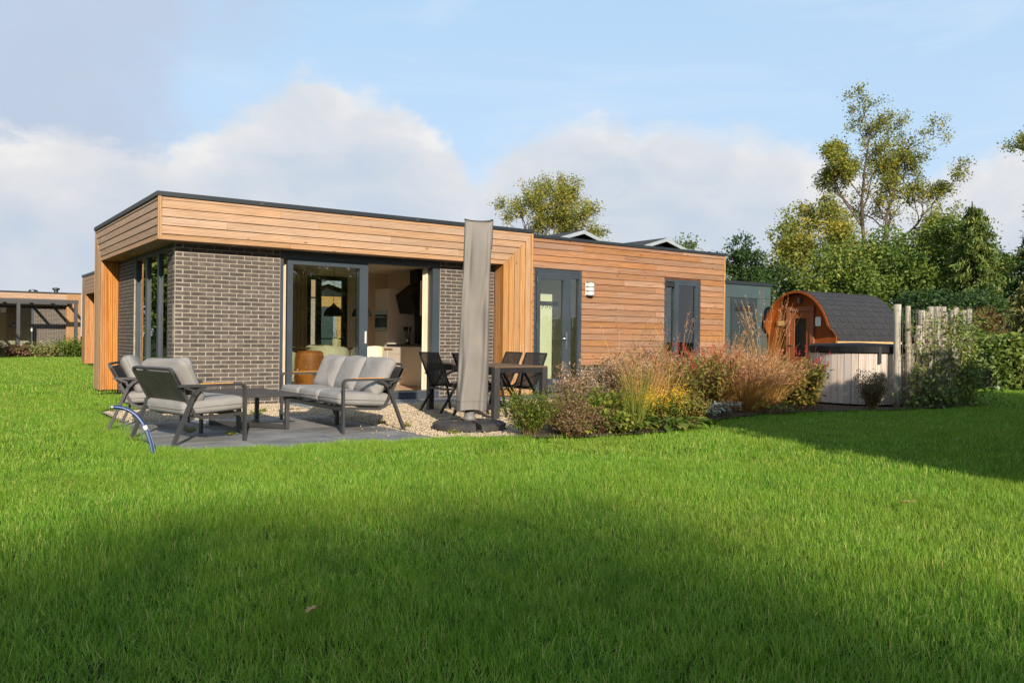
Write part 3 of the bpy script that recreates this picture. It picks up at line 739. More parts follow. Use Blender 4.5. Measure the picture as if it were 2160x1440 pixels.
# rooms behind
for q in ((6.205, 8.4, .95, 1.05, .101, 2.459), (8.301, 8.4, .53, .949, .101, 2.459), (9.7, 9.8, .53, 3.2, .101, 2.459), (9.801, 12.0, 3.1, 3.2, .101, 2.459)): bx('partition', 'olive_wall', house, *q)
bx('ceiling', 'ceiling_paint', house, 6.205, 12.0, .52, 5.39, 2.46, 2.50); bx('floor', 'room_floor', house, 6.205, 12.0, .52, 5.39, -.02, .10)

# ================================================================== grey shed
SHX0, SHX1, SHZ = 12.185, 13.79, 2.36
shed = empty('garden_shed', (12.9, .4, 0), label='teal grey flat roofed storage shed joined to the right end of the bungalow', cat='shed')
def sh(name, mat, x0, x1, y0, y1, z0, z1, b=0.0, parent=None):
    o = bx(name, mat, parent or shed, x0 - 12.9 * (parent is None), x1 - 12.9 * (parent is None), y0 - .4 * (parent is None), y1 - .4 * (parent is None), z0, z1, b); return o
sh('wall', 'shed_panel', SHX0, SHX1 - .005, .41, 3.2, 0, SHZ)
for x0, x1, z0, z1 in [(SHX0, SHX1, 2.06, SHZ), (SHX0, 12.36, 1.18, 2.055), (SHX0, 12.36, .02, 1.175), (13.30, SHX1, 1.18, 2.055), (13.30, SHX1, .02, 1.175)]:
    sh('cladding_panel', 'shed_panel', x0 + .002, x1 - .002, .390, .4095, z0, z1, .003)
door = empty('door'); door.parent = shed
def sd_(name, mat, x0, x1, y0, y1, z0, z1, b=0.0): return bx(name, mat, door, x0 - 12.9, x1 - 12.9, y0 - .4, y1 - .4, z0, z1, b)
sd_('leaf', 'shed_door', 12.37, 13.29, .396, .4092, .05, 2.05)
m_ = MB()
for x0, x1, z0, z1 in [(12.40, 12.47, .2, 1.98), (13.17, 13.24, .2, 1.98), (12.4705, 13.1695, 1.90, 1.98), (12.4705, 13.1695, .2, .3)]: m_.box(x0 - 12.9, x1 - 12.9, -.014, -.0045, z0, z1)
m_.build('stile', 'shed_door', door)
sd_('grille', 'cap_metal', 12.50, 13.10, .376, .3955, 1.76, 1.86, .01); sd_('grille_slat', 'steel', 12.52, 13.08, .372, .3758, 1.80, 1.815)
sd_('hinge', 'steel', 13.25, 13.285, .375, .3955, 1.70, 1.82, .004)
sd_('handle', 'steel', 12.44, 12.56, .345, .36, 1.02, 1.04, .004)
sh('roof_trim', 'cap_metal', SHX0 - .04, SHX1 + .03, .36, 3.22, SHZ + .001, SHZ + .075)


# ================================================================== FURNITURE
def cushion_mesh(name, sx, sy, sz, e=.30, puff=.35, seed=0, wr=.006, nu=30, nv=16):
    """soft box: superellipsoid that is thinner at its edges, lightly creased"""
    vs = []; fs = []; off = Vector((seed * 3.7, seed * 1.3, 0))
    def sp(c, e): return math.copysign(abs(c) ** e, c)
    for j in range(nv + 1):
        ph = -math.pi / 2 + math.pi * j / nv
        for i in range(nu):
            th = 2 * math.pi * i / nu
            x = sp(math.cos(ph), e * 1.4) * sp(math.cos(th), e); y = sp(math.cos(ph), e * 1.4) * sp(math.sin(th), e); z = sp(math.sin(ph), .5)
            k = 1 - puff * (max(abs(x), abs(y)) ** 5)
            p = Vector((x * sx / 2 * (1 - .04 * (1 - abs(y)) ** 2 * 0), y * sy / 2, z * k * sz / 2))
            n = mnoise.noise(Vector((p.x * 5, p.y * 5, p.z * 7)) + off) * wr * 1.6 + mnoise.noise(Vector((p.x * 16, p.y * 16, p.z * 5)) + off) * wr
            vs.append(tuple(p + Vector((x, y, z)).normalized() * n))
    for j in range(nv):
        for i in range(nu): fs.append((j * nu + i, j * nu + (i + 1) % nu, (j + 1) * nu + (i + 1) % nu, (j + 1) * nu + i))
    m = MB(); m.v = vs; m.f = fs
    return m.mesh(name, True)


def cushion(name, sx, sy, sz, e, puff, seed, wr, parent, loc, rot):
    o = link(name, cushion_mesh(name, sx, sy, sz, e, puff, seed, wr), 'cushion_fabric', parent, loc, rot)
    sp = lambda c: math.copysign(abs(c) ** e, c); k = 1 - puff * .0
    ring = [(sp(math.cos(t)) * sx / 2 * 1.006, sp(math.sin(t)) * sy / 2 * 1.006, .004 * math.sin(3 * t + seed)) for t in np.linspace(0, 2 * math.pi, 49)]
    MB().tube(ring, .0055, 5, False).build('piping', 'cushion_fabric', o, True)
    return o


def round_path(pts, r, n=4):
    """polyline with filleted corners"""
    P = [Vector(p) for p in pts]; out = [P[0]]
    for a, b, c in zip(P[:-2], P[1:-1], P[2:]):
        d1 = (a - b); d2 = (c - b); rr = min(r, d1.length * .45, d2.length * .45); p = b + d1.normalized() * rr; q = b + d2.normalized() * rr
        for i in range(n + 1):
            t = i / n; out.append(p * (1 - t) ** 2 + b * 2 * t * (1 - t) + q * t * t)
    return out + [P[-1]]


def lounge_seat(name, width, seats, loc, rz, label, cat, group, seed, arm=.585, back=.745):
    """lounge chair / sofa, faces +X, width along Y"""
    root = empty(name, loc, rz, label, cat, group)
    hw = width / 2
    for s in (-1, 1):
        y = s * hw; A = (0, 1, 0)
        MB().strip(round_path([(.335, y, .0), (.335, y, arm - .011), (-.35, y, arm - .011)], .05), .045, .024, A).build('arm_rail', 'frame_alu', root)
        MB().strip([(-.40, y, 0), (-.20, y, arm - .10), (-.15, y, arm - .05), (-.08, y, arm - .024)], .040, .030, A).build('rear_leg', 'frame_alu', root)
        MB().strip([(-.20, y, arm - .12), (-.22, y, arm - .05), (-.30, y, arm - .023)], .040, .020, A).build('arm_brace', 'frame_alu', root)
        bx('arm_inlay', 'teak', root, -.14, .20, y - .017, y + .017, arm + .0015, arm + .010, .003)
        MB().strip([(.325, y - s * .03, .27), (-.10, y - s * .03, .25), (-.17, y - s * .03, .275), (-.20, y - s * .03, .33), (-.40, y - s * .03, back - .02)], .022, .03, A).build('seat_rail', 'frame_alu', root)
    bx('front_rail', 'frame_alu', root, .30, .324, -hw + .023, hw - .023, .235, .285, .003)
    prof = [(-.06, .243), (-.12, .252), (-.165, .275), (-.195, .315), (-.40, back - .03)]
    n = max(4, int(round(width / .17))); yy = np.linspace(-hw + .045, hw - .045, n + 1)
    for i in range(n):
        ym = (yy[i] + yy[i + 1]) / 2
        MB().strip([(x, ym, z) for x, z in prof], (yy[i + 1] - yy[i]) - .006, .012, (0, 1, 0)).build('back_slat', 'frame_alu', root)
    MB().strip(round_path([(-.285, -hw + .03, .50), (-.405, -hw + .03, back), (-.405, hw - .03, back), (-.285, hw - .03, .50)], .05), .03, .022, (1, 0, .4)).build('back_frame', 'frame_alu', root)
    for sl_y in np.linspace(-hw + .12, hw - .12, 3 if seats == 1 else 5): bx('seat_slat', 'frame_alu', root, -.10, .30, sl_y - .03, sl_y + .03, .252, .262)
    if seats > 1: bx('middle_leg', 'frame_alu', root, -.02, .02, -.02, .02, 0, .25)
    cw = (width - .07) / seats
    for k in range(seats):
        y = -hw + .035 + cw * (k + .5)
        cushion('seat_cushion', .66, cw * .995, .165, .15, .22, seed + k, .005, root, (.045, y, .355), (0, R(-3), 0))
        cushion('back_cushion', .46, cw * 1.0, .19, .26, .50, seed + k + 9, .012, root, (-.185 + random.uniform(-.008, .008), y, .592), (R(random.uniform(-3, 3)), R(-115 + random.uniform(-2, 2)), R(random.uniform(-3, 3))))
    return root


lounge_seat('armchair', .86, 1, (-.49, -3.73, .018), R(13), 'grey lounge armchair in front, seen from behind, its slatted back towards the lawn', 'armchair', 'grey lounge furniture', 1, .57, .715)
lounge_seat('armchair', .80, 1, (-.52, -2.25, .018), R(-20), 'grey lounge armchair farther back by the brick corner, partly hidden by the other chair', 'armchair', 'grey lounge furniture', 5, .57, .715)
lounge_seat('sofa', 1.86, 3, (1.34, -3.08, .018), R(180), 'grey three seat garden sofa with wooden armrest inlays', 'sofa', 'grey lounge furniture', 11, .585, .735)

ct = empty('coffee_table', (.36, -2.86, .018), R(2), 'low grey metal coffee table between the sofa and the armchairs', 'coffee table', 'grey lounge furniture')
bx('tabletop', 'frame_alu', ct, -.37, .37, -.56, .56, .372, .405, .004)
for sx in (-1, 1):
    for sy in (-1, 1): bx('leg', 'frame_alu', ct, sx * .27 - .022, sx * .27 + .022, sy * .46 - .022, sy * .46 + .022, 0, .3715, .003)
MB().bar((-.27, -.44, .03), (.27, .44, .03), .04, .045).build('cross_bar', 'frame_alu', ct)
MB().bar((-.27, .44, .03), (.27, -.44, .031), .04, .045).build('cross_bar', 'frame_alu', ct)

# --- dining set
DT = empty('dining_table', (3.74, -2.60, .012), 0, 'dark grey garden dining table behind the covered parasol', 'table')
bx('tabletop', 'table_wood', DT, -.425, .425, -.88, .88, .665, .687, .003)
m_ = MB(); m_.box(-.40, .40, -.872, -.835, .600, .6645); m_.box(-.40, .40, .835, .872, .600, .6645); m_.box(-.42, -.385, -.834, .834, .600, .6645); m_.box(.385, .42, -.834, .834, .600, .6645)
m_.build('apron', 'dark_alu', DT)
for sx in (-1, 1):
    for sy in (-1, 1): bx('leg', 'frame_alu', DT, sx * .385 - .042, sx * .385 + .042, sy * .842 - .042, sy * .842 + .042, 0, .664, .004)


def dining_chair(loc, rz, label):
    root = empty('dining_chair', loc, rz, label, 'chair', 'black mesh chairs round the garden table')
    hw = .27
    for s in (-1, 1):
        y = s * hw
        MB().strip([(-.34, y, 0), (.10, y, .635)], .022, .034, (0, 1, 0)).build('rear_leg', 'dark_alu', root)
        MB().strip([(.25, y, 0), (.13, y, .635)], .022, .030, (0, 1, 0)).build('front_leg', 'dark_alu', root)
        MB().strip([(-.235, y, .60), (-.10, y, .648), (.22, y, .652)], .042, .020, (0, 1, 0)).build('armrest', 'dark_alu', root)
        MB().strip(round_path([(.26, y * .90, .425), (-.14, y * .90, .40), (-.37, y * .90, .93)], .08), .020, .024, (0, 1, 0)).build('side_rail', 'dark_alu', root)
    MB().strip(round_path([(.25, 0, .43), (-.14, 0, .405), (-.365, 0, .925)], .08, 5), hw * 1.8 - .02, .003, (0, 1, 0)).build('sling', 'sling_mesh', root)
    bx('top_bar', 'dark_alu', root, -.385, -.362, -hw * .9, hw * .9, .915, .937, .004)
    bx('cross_bar', 'frame_alu', root, -.16, -.13, -hw, hw, .36, .385, .003)
    bx('cross_bar', 'dark_alu', root, .225, .25, -hw * .9, hw * .9, .405, .425, .003)
    root.scale = (.92, .92, .905)
    return root


dining_chair((3.40, -2.18, .012), R(5), 'black mesh garden chair left of the parasol, in front of the sliding door')
dining_chair((3.42, -3.04, .012), R(-4), 'black mesh garden chair mostly hidden behind the left edge of the parasol cover')
dining_chair((4.27, -2.05, .012), R(176), 'black mesh garden chair beyond the table, left of its pair, before the larch post')
dining_chair((4.27, -2.66, .012), R(184), 'black mesh garden chair beyond the table, nearest the glazed door')

# --- covered parasol
um = empty('parasol', (2.47, -4.22, .0), R(-18), 'closed garden parasol under a taupe protective cover', 'parasol')
for q in range(4):
    a0 = q * math.pi / 2 + .08; a1 = (q + 1) * math.pi / 2 - .08; n = 8
    prof = [(.43, .03), (.42, .085), (.385, .105), (.09, .115)]
    m_ = MB(); vs = []
    arc = [(a0 + (a1 - a0) * i / n) for i in range(n + 1)]
    for r_, z in [(.09, .03)] + prof:
        for a in arc: vs.append((r_ * math.cos(a), r_ * math.sin(a), z))
    w_ = n + 1; fs = [(j * w_ + i, j * w_ + i + 1, ((j + 1) % 5) * w_ + i + 1, ((j + 1) % 5) * w_ + i) for j in range(5) for i in range(n)]
    fs += [tuple(j * w_ for j in range(5)), tuple(j * w_ + n for j in reversed(range(5)))]
    m_.add(vs, fs).build('base_weight', 'base_weight', um)
MB().box(-.44, .44, -.028, .028, .012, .05, .004).box(-.028, .028, -.44, .44, .0125, .0495, .004).build('cross_foot', 'dark_alu', um)
MB().lathe([(.075, .116), (.075, .15), (.062, .165), (.055, .22)], 20).build('collar', 'grey_plastic', um, True)
m_ = MB(); m_.box(-.036, .036, -.036, .036, .13, .40, .008); m_.tube([(0, 0, .4), (.06, -.02, 2.25)], .024, 12); m_.build('pole', 'frame_alu', um)
NV, NU = 40, 56
vs = []
for j in range(NV + 1):
    t = j / NV; z = .235 + t * 2.165
    rx = .172 - .014 * t + .005 * math.sin(t * 7 + .4); ry = (.145 - .02 * t) * (1 if t < .82 else max(.10, 1 - ((t - .82) / .18) ** 1.6 * .9))
    if t > .9: rx -= .004 * (t - .9) / .1
    cx, cy = .02 + .062 * t, -.02 * t
    for i in range(NU):
        a = 2 * math.pi * i / NU
        c, s_ = math.cos(a), math.sin(a)
        ex = math.copysign(abs(c) ** .62, c); ey = math.copysign(abs(s_) ** .62, s_)
        fold = .06 * math.sin(3 * a + 4.0 * t + 1.0) + .05 * math.sin(6 * a - 5 * t + 2 * math.sin(2 * t)) + .09 * mnoise.noise(Vector((c * 1.6, s_ * 1.6, z * 1.7))) + .06 * mnoise.noise(Vector((c * 4, s_ * 4, z * 2.6)))
        fold *= .5 + .7 * abs(math.sin(a))
        zz = z + (0.008 * math.sin(2 * a + .6) + .012 * abs(c) ** 6 - .006 if t > .97 else 0) + (.012 * math.sin(3 * a) if j == 0 else 0)
        vs.append((cx + ex * rx * (1 + fold * .5), cy + ey * ry * (1 + fold * 2.6), zz))
m_ = MB(); m_.v = vs; m_.f = [(j * NU + i, j * NU + (i + 1) % NU, (j + 1) * NU + (i + 1) % NU, (j + 1) * NU + i) for j in range(NV) for i in range(NU)] + [tuple(NV * NU + i for i in range(NU))]
cov = m_.build('protective_cover', 'cover_fabric', um, True, rot=(0, 0, R(-17)))
ring = [vs[NV * NU + i] for i in range(NU)]; ring.append(ring[0])
MB().tube([(p[0], p[1], p[2] + .004) for p in ring], .007, 5, False).build('piping', 'seam_dark', cov, True)
MB().tube([(vs[j * NU][0] + .002, vs[j * NU][1], vs[j * NU][2]) for j in range(NV - 6, NV + 1)], .006, 5).build('piping', 'seam_dark', cov, True)
MB().tube([(vs[2 * NU + i][0] * 1.006, vs[2 * NU + i][1] * 1.006, vs[2 * NU + i][2]) for i in list(range(NU)) + [0]], .0035, 4, False).build('hem', 'cover_fabric', cov, True)
MB().tube([(vs[j * NU + NU - 5][0] * 1.003, vs[j * NU + NU - 5][1] * 1.01 - .002, vs[j * NU + NU - 5][2]) for j in range(0, NV)], .003, 4).build('zip_seam', 'cover_fabric', cov, True)
MB().tube([(.14, -.05, .26), (.142, -.05, .14)], .004, 5).build('zip_cord', 'seam_dark', um)

# --- hose end sticking out of the grass
P_ = [Vector((-1.03, -4.66, 0)), Vector((-1.05, -4.62, .15)), Vector((-1.13, -4.58, .29)), Vector((-1.22, -4.54, .38)), Vector((-1.33, -4.50, .425))]
def bez(P, n=18):
    out = []
    for i in range(n + 1):
        t = i / n; Q = [p.copy() for p in P]
        while len(Q) > 1: Q = [a.lerp(b, t) for a, b in zip(Q[:-1], Q[1:])]
        out.append(Q[0])
    return out
hp = bez([P_[0] - Vector((0, 0, .05)), Vector((-1.07, -4.64, .30)), Vector((-1.18, -4.55, .43)), P_[4]])
hose = empty('garden_hose', (0, 0, 0), 0, 'blue garden hose end arching up out of the grass before the armchairs', 'hose')
MB().tube(hp, .0165, 10).build('tube', 'hose_blue', hose, True)
for off in (Vector((-.0125, -.0115, .004)), Vector((.013, -.011, 0))): MB().tube([p + off for p in hp], .0018, 5).build('stripe', 'hose_stripe', hose, True)
MB().tube([hp[-1], hp[-1] + (hp[-1] - hp[-2]).normalized() * .03], .0185, 10).build('end_cap', 'brass', hose, True)
MB().tube([hp[6], hp[7]], .019, 10).build('print_band', 'paper', hose, True)

# --- wall lamp
wl = empty('wall_lamp', (8.155, YR, 2.06), 0, 'white half round wall lamp on the cladding right of the glazed door', 'lamp')
bx('back_plate', 'silver_lamp', wl, -.10, .10, -.012, -.0005, -.135, .135, .004)
m_ = MB(); n = 10
prof = [(.088 * math.cos(math.pi * i / n), -.012 - .095 * math.sin(math.pi * i / n)) for i in range(n + 1)]
m_.prism(prof, 2, -.125, .125); m_.build('diffuser', 'lamp_glass', wl)
for z in (-.128, -.045, .04, .125):
    m_ = MB(); m_.prism([(x * 1.08, -.012 + (y + .012) * 1.09) for x, y in prof], 2, z - .009, z + .009); m_.build('louvre', 'grey_plastic', wl)

# ================================================================== INTERIOR
def curtain(name, x0, x1, y, z0, z1, label, n=None, group='cream curtains'):
    n = n or max(24, int((x1 - x0) * 90)); A = []; folds = max(2, int((x1 - x0) / .085))
    for i in range(n + 1):
        t = i / n; A.append((x0 + (x1 - x0) * t, y + .028 * math.sin(t * folds * 2 * math.pi) + .01 * math.sin(t * 9)))
    m = MB(); vs = [(px, py, z) for z in (z0, z1) for px, py in A]; w = n + 1
    vs += [(px, py + .006, z) for z in (z0, z1) for px, py in A]
    fs = [(i, i + 1, w + i + 1, w + i) for i in range(n)] + [(2 * w + i, 3 * w + i, 3 * w + i + 1, 2 * w + i + 1) for i in range(n)]
    fs += [(0, w, 3 * w, 2 * w), (n, 2 * w + n, 3 * w + n, w + n)]
    m.add(vs, fs); o = m.build(name, 'curtain', None, True)
    return tag(o, label, 'curtain', group)


curtain('curtain', 4.48, 4.67, .52, .11, 2.44, 'cream curtain gathered at the right side of the open sliding door')
curtain('curtain', 1.92, 2.02, .50, .11, 2.44, 'narrow cream curtain at the left edge of the sliding door')
curtain('curtain', 7.72, 7.83, YR + .22, .11, 2.44, 'cream curtain behind the sidelight of the glazed door')
curtain('curtain', 10.30, 10.47, YR + .22, .11, 2.44, 'cream curtain behind the left strip of the bedroom window')
c_ = curtain('curtain', -.45, .45, 0, .11, 2.44, 'grey brown curtain beside the rear window of the living room')
c_.location = (3.55, 4.62, 0)
KX = 5.27
kt = empty('tall_cabinet', (KX, 3.7, .1), 0, 'tall cream kitchen cabinet with built in oven', 'cabinet')
bx('body', 'cabinet', kt, 0, .62, -.295, .30, 0, 1.97, .003)
bx('oven', 'black_gloss', kt, -.012, -.0005, -.27, .28, 1.12, 1.51, .004); bx('oven_panel', 'steel', kt, -.02, -.0125, -.27, .28, 1.43, 1.505, .003); bx('oven_handle', 'steel', kt, -.05, -.0125, -.22, .23, 1.37, 1.39, .004); bx('oven_trim', 'steel', kt, -.018, -.0125, -.27, .28, 1.12, 1.16)
bx('gap', 'cabinet_gap', kt, -.001, -.0002, -.295, .30, 1.09, 1.10)
kb = empty('base_cabinets', (KX, 2.6, .1), 0, 'low cream kitchen cabinets with a dark worktop', 'cabinet')
bx('body', 'cabinet', kb, .02, .62, -1.2, .80, .10, .78)
yy = [-1.2, -.6, .0, .8]
for a, b in zip(yy[:-1], yy[1:]):
    zz = [(.105, .36), (.365, .62), (.625, .765)] if a != -.6 else [(.105, .765)]
    for z0, z1 in zz: bx('drawer_front', 'cabinet', kb, -.0, .0195, a + .003, b - .003, z0, z1, .002)
bx('worktop', 'worktop', kb, -.02, .62, -1.2, .80, .781, .82, .003); bx('plinth', 'cabinet', kb, .05, .60, -1.2, .80, 0, .0995)
ho = empty('cooker_hood', (5.6, 2.95, 1.55), 0, 'black slanted cooker hood on the kitchen wall', 'cooker hood')
MB().prism([(-.12, .0), (.30, .0), (.30, .62), (.10, .62), (-.22, .38)], 1, -.33, .33).build('body', 'black_matt', ho)
bx('duct_cover', 'black_matt', ho, .02, .30, -.16, .16, .621, .89)
wc = tag(bx('wall_cabinet', 'cabinet', None, 5.55, 5.9, 1.9, 2.55, 1.5, 2.2, .003), 'cream wall cupboard high up beside the cooker hood', 'cabinet')
tag(bx('splashback', 'black_gloss', None, 5.895, 5.915, 1.4, 3.38, .93, 1.55), 'black glass splashback behind the worktop', 'splashback')
ut = empty('utensil_pot', (5.55, 3.05, .921), 0, 'pot of dark kitchen utensils standing on the worktop', 'utensils')
MB().lathe([(.05, 0), (.055, .12), (.045, .12), (.04, .01)], 12).build('pot', 'steel', ut, True)
for k in range(5):
    a = k * 1.3; MB().tube([(.02 * math.cos(a), .02 * math.sin(a), .05), (.06 * math.cos(a), .06 * math.sin(a), .27)], .006, 6).tube([(.06 * math.cos(a), .06 * math.sin(a), .26), (.07 * math.cos(a), .07 * math.sin(a), .35)], [.012, .028], 8).build('utensil', 'black_matt', ut)
for (x, y), lb in (((3.66, 2.45), 'left black dome pendant lamp over the indoor table'), ((4.05, 2.05), 'right black dome pendant lamp over the indoor table')):
    pl = empty('pendant_lamp', (x, y, 1.44), 0, lb, 'lamp', 'pendant lamps')
    MB().lathe([(.185, 0), (.178, .05), (.15, .115), (.10, .165), (.045, .19), (.03, .225), (.012, .24), (.0115, .238), (.09, .16), (.14, .11), (.17, .05), (.18, .0)], 28, cap=False).build('shade', 'black_matt', pl, True)
    MB().tube([(0, 0, .235), (0, 0, 1.015)], .004, 6).build('cord', 'black_matt', pl)
it = empty('indoor_table', (3.75, 2.3, .1), R(0), 'dark dining table inside the living room', 'table')
bx('tabletop', 'table_wood', it, -.85, .85, -.45, .45, .71, .75, .01)
for s in (-1, 1): MB().bar((s * .6, -.35, 0), (s * .6, .35, .70), .06, .06).build('leg', 'black_matt', it); MB().bar((s * .6, .35, 0), (s * .6, -.35, .70), .06, .0605).build('leg', 'black_matt', it)


def tub_chair(x, y, rz, label):
    o = empty('tub_chair', (x, y, .1), rz, label, 'chair', 'cream tub chairs round the indoor table')
    m = MB(); n = 22; vs = []
    for r_, zo, top in ((.30, .30, 0), (.335, .40, 0), (.35, .0, 1), (.31, .0, 1), (.27, .46, 0)):
        for i in range(n + 1):
            a = R(-142) + R(284) * i / n; h = .80 - .20 * (abs(i / n - .5) * 2) ** 1.8
            vs.append((-r_ * math.cos(a), r_ * math.sin(a), h if top else zo))
    w = n + 1; fs = [(j * w + i, j * w + i + 1, (j + 1) * w + i + 1, (j + 1) * w + i) for j in range(4) for i in range(n)]
    fs += [(0, w, 2 * w, 3 * w, 4 * w), (n, 4 * w + n, 3 * w + n, 2 * w + n, w + n)]
    m.add(vs, fs).build('shell', 'tub_chair', o, True)
    MB().lathe([(.02, .30), (.28, .32), (.30, .40), (.28, .46), (.02, .475)], 24).build('seat', 'tub_chair', o, True)
    for k in range(4):
        a = R(45 + 90 * k); MB().tube([(.14 * math.cos(a), .14 * math.sin(a), .31), (.26 * math.cos(a), .26 * math.sin(a), 0)], [.016, .010], 8).build('leg', 'black_matt', o)


tub_chair(3.16, 1.52, R(75), 'cream tub chair nearest the glass, its curved back towards the garden')
tub_chair(2.62, 2.35, R(0), 'cream tub chair at the left end of the indoor table')
tub_chair(3.86, 1.52, R(100), 'cream tub chair in the open doorway beside the kitchen')
tub_chair(3.75, 3.1, R(-90), 'cream tub chair on the far side of the indoor table')
pf = empty('pouf', (2.72, 1.25, .1), 0, 'round tan leather pouf just inside the glass', 'pouf')
MB().lathe([(.02, 0), (.20, .01), (.235, .10), (.25, .30), (.245, .55), (.225, .68), (.19, .71), (.02, .715)], 32).build('body', 'leather', pf, True)
for k in range(6):
    a = k * math.pi / 3; MB().tube([(r_ * math.cos(a), r_ * math.sin(a), z) for r_, z in ((.238, .10), (.253, .30), (.248, .55), (.228, .68))], .004, 5).build('seam', 'leather', pf)
vz = empty('vase', (3.62, 2.25, .851), 0, 'small cream vase with dry twigs on the indoor table', 'vase')
MB().lathe([(.05, 0), (.065, .02), (.07, .12), (.055, .17), (.045, .17), (.05, .12)], 18).build('pot', 'tub_chair', vz, True)
for k in range(7):
    a = k * .9; MB().tube([(0, 0, .12), (.05 * math.cos(a), .05 * math.sin(a), .26), (.12 * math.cos(a), .12 * math.sin(a), .34)], .003, 4).build('twig', 'trunk', vz)
cr = empty('coat_rack', (7.45, .949, 1.77), 0, 'dark coat rack with hooks on the hall wall', 'coat rack')
bx('rail', 'black_matt', cr, -.36, .36, -.02, 0, -.04, .04, .004)
for k in range(8): MB().tube([(-.34 + .097 * k, -.02, 0), (-.34 + .097 * k, -.07, -.02), (-.34 + .097 * k, -.08, -.08)], .008, 6).build('hook', 'black_matt', cr)

# ================================================================== SAUNA
SX, SYC = 13.43, -.55
sauna = empty('barrel_sauna', (SX, SYC, 0), 0, 'arched red brown wooden garden sauna with grey shingle roof', 'sauna')
def arch(t):
    """profile point (y, z), t 0..1 from the right foot over the ridge to the left foot"""
    a = math.pi * (t * 1.28 - .14); r = 1.0
    y = -.90 * math.cos(a); z = 1.16 + 1.05 * math.sin(a) ** 1.12 if math.sin(a) > 0 else 1.16 + 1.7 * math.sin(a)
    return (y * (1.0 if math.sin(a) > 0 else 1 - .10 * math.sin(a) ** 2), z)
def xfront(z): return .0 + .36 * (1 - min(1, max(0, (z - 1.0) / .42))) ** 1.0 if z < 1.42 else 0.0
NA = 44; SL = 2.75
prof = [arch(i / NA) for i in range(NA + 1)]
prof = [(-.80, .12)] + prof + [(.80, .12)]
def smooth_x(z):
    u_ = min(1, max(0, (z - 1.16) / .28)); u_ = u_ * u_ * (3 - 2 * u_); return .235 * (1 - u_)
m_ = MB(); vs = []; n = len(prof)
for (y, z) in prof:
    xf = smooth_x(z); k = 1 - .045 / max(.3, math.hypot(y, max(.001, z - 1.0)))
    yi = y - math.copysign(.045, y) if z < 1.3 else y * .955; zi = z if z < 1.3 else z - .045 * (z - 1.1) / 1.1
    vs += [(xf, y, z), (SL, y, z), (SL, yi, zi), (xf, yi, zi)]
fs = []
for i in range(n - 1):
    for k in range(4): fs.append((i * 4 + k, i * 4 + (k + 1) % 4, i * 4 + 4 + (k + 1) % 4, i * 4 + 4 + k))
shell = m_.add(vs, fs).build('shell', 'sauna_wood', sauna)
fw_ = MB(); pts = [(y * (.945 if z > 1.30 else .99), min(z, 2.15)) for y, z in prof]; fw_.prism(pts, 0, .24, .30); frontw = fw_.build('front_wall', 'sauna_wood', sauna)
fw_ = MB(); fw_.prism(pts, 0, SL - .12, SL - .06); fw_.build('rear_wall', 'sauna_wood', sauna)
sdoor = empty('door'); sdoor.parent = sauna
m_ = MB(); m_.box(.18, .2395, -.36, -.27, .2, 1.86); m_.box(.18, .2395, .27, .36, .2, 1.86); m_.box(.18, .2395, -.2695, .2695, 1.76, 1.86); m_.build('frame', 'sauna_wood', sdoor)
m_ = MB(); m_.box(.205, .2392, -.265, -.16, .2, 1.755); m_.box(.205, .2392, .16, .265, .2, 1.755); m_.box(.205, .2392, -.1595, .1595, 1.60, 1.755); m_.box(.205, .2392, -.1595, .1595, .2, .72); m_.build('leaf', 'sauna_wood', sdoor)
bx('pane', 'black_gloss', sdoor, .225, .2385, -.1595, .1595, .7205, 1.5995)
bx('handle', 'steel', sdoor, .15, .2045, .19, .25, .98, 1.0, .003)
bx('lamp', 'grey_plastic', sauna, .12, .2395, -.03, .03, 1.93, 2.06, .01)
bx('notice', 'paper', sauna, .22, .2395, -.52, -.38, 1.42, 1.62); bx('sign_board', 'light_beam', sauna, .20, .2395, .40, .62, 1.43, 1.54, .005); bx('switch_box', 'grey_plastic', sauna, .21, .2395, -.56, -.46, .78, .98, .006)
bx('side_beam', 'light_beam', sauna, .20, SL - .02, -.965, -.905, 1.00, 1.085, .006)
# shingles on the arch: rows of hexagon-ended tabs
arcl = [0.0]
top = [arch(i / 400) for i in range(401)]
for p, q in zip(top[:-1], top[1:]): arcl.append(arcl[-1] + math.hypot(q[0] - p[0], q[1] - p[1]))
def at_arc(s):
    s = min(max(s, 0), arcl[-1]); i = int(np.searchsorted(arcl, s)); i = min(max(i, 1), 400)
    f_ = (s - arcl[i - 1]) / (arcl[i] - arcl[i - 1] + 1e-9); p, q = top[i - 1], top[i]
    y, z = p[0] + (q[0] - p[0]) * f_, p[1] + (q[1] - p[1]) * f_; t = Vector((0, q[0] - p[0], q[1] - p[1])).normalized()
    nr = Vector((0, t.z * -1, t.y)); 
    if nr.dot(Vector((0, y, z - .9))) < 0: nr = -nr
    return Vector((0, y, z)), nr
felt = MB()
for i in range(80):
    a, b = at_arc(arcl[-1] * i / 80), at_arc(arcl[-1] * (i + 1) / 80); o_ = .004
    xa, xb = smooth_x(a[0].z) + .03, smooth_x(b[0].z) + .03
    felt.add([a[0] + a[1] * o_ + Vector((xa, 0, 0)), a[0] + a[1] * o_ + Vector((SL + .02, 0, 0)), b[0] + b[1] * o_ + Vector((SL + .02, 0, 0)), b[0] + b[1] * o_ + Vector((xb, 0, 0))], [(0, 1, 2, 3)])
roof = felt.build('roof', 'roof_felt', sauna)
RP, TW = .145, .30; half = arcl[-1] / 2; nrow = int(half / RP)
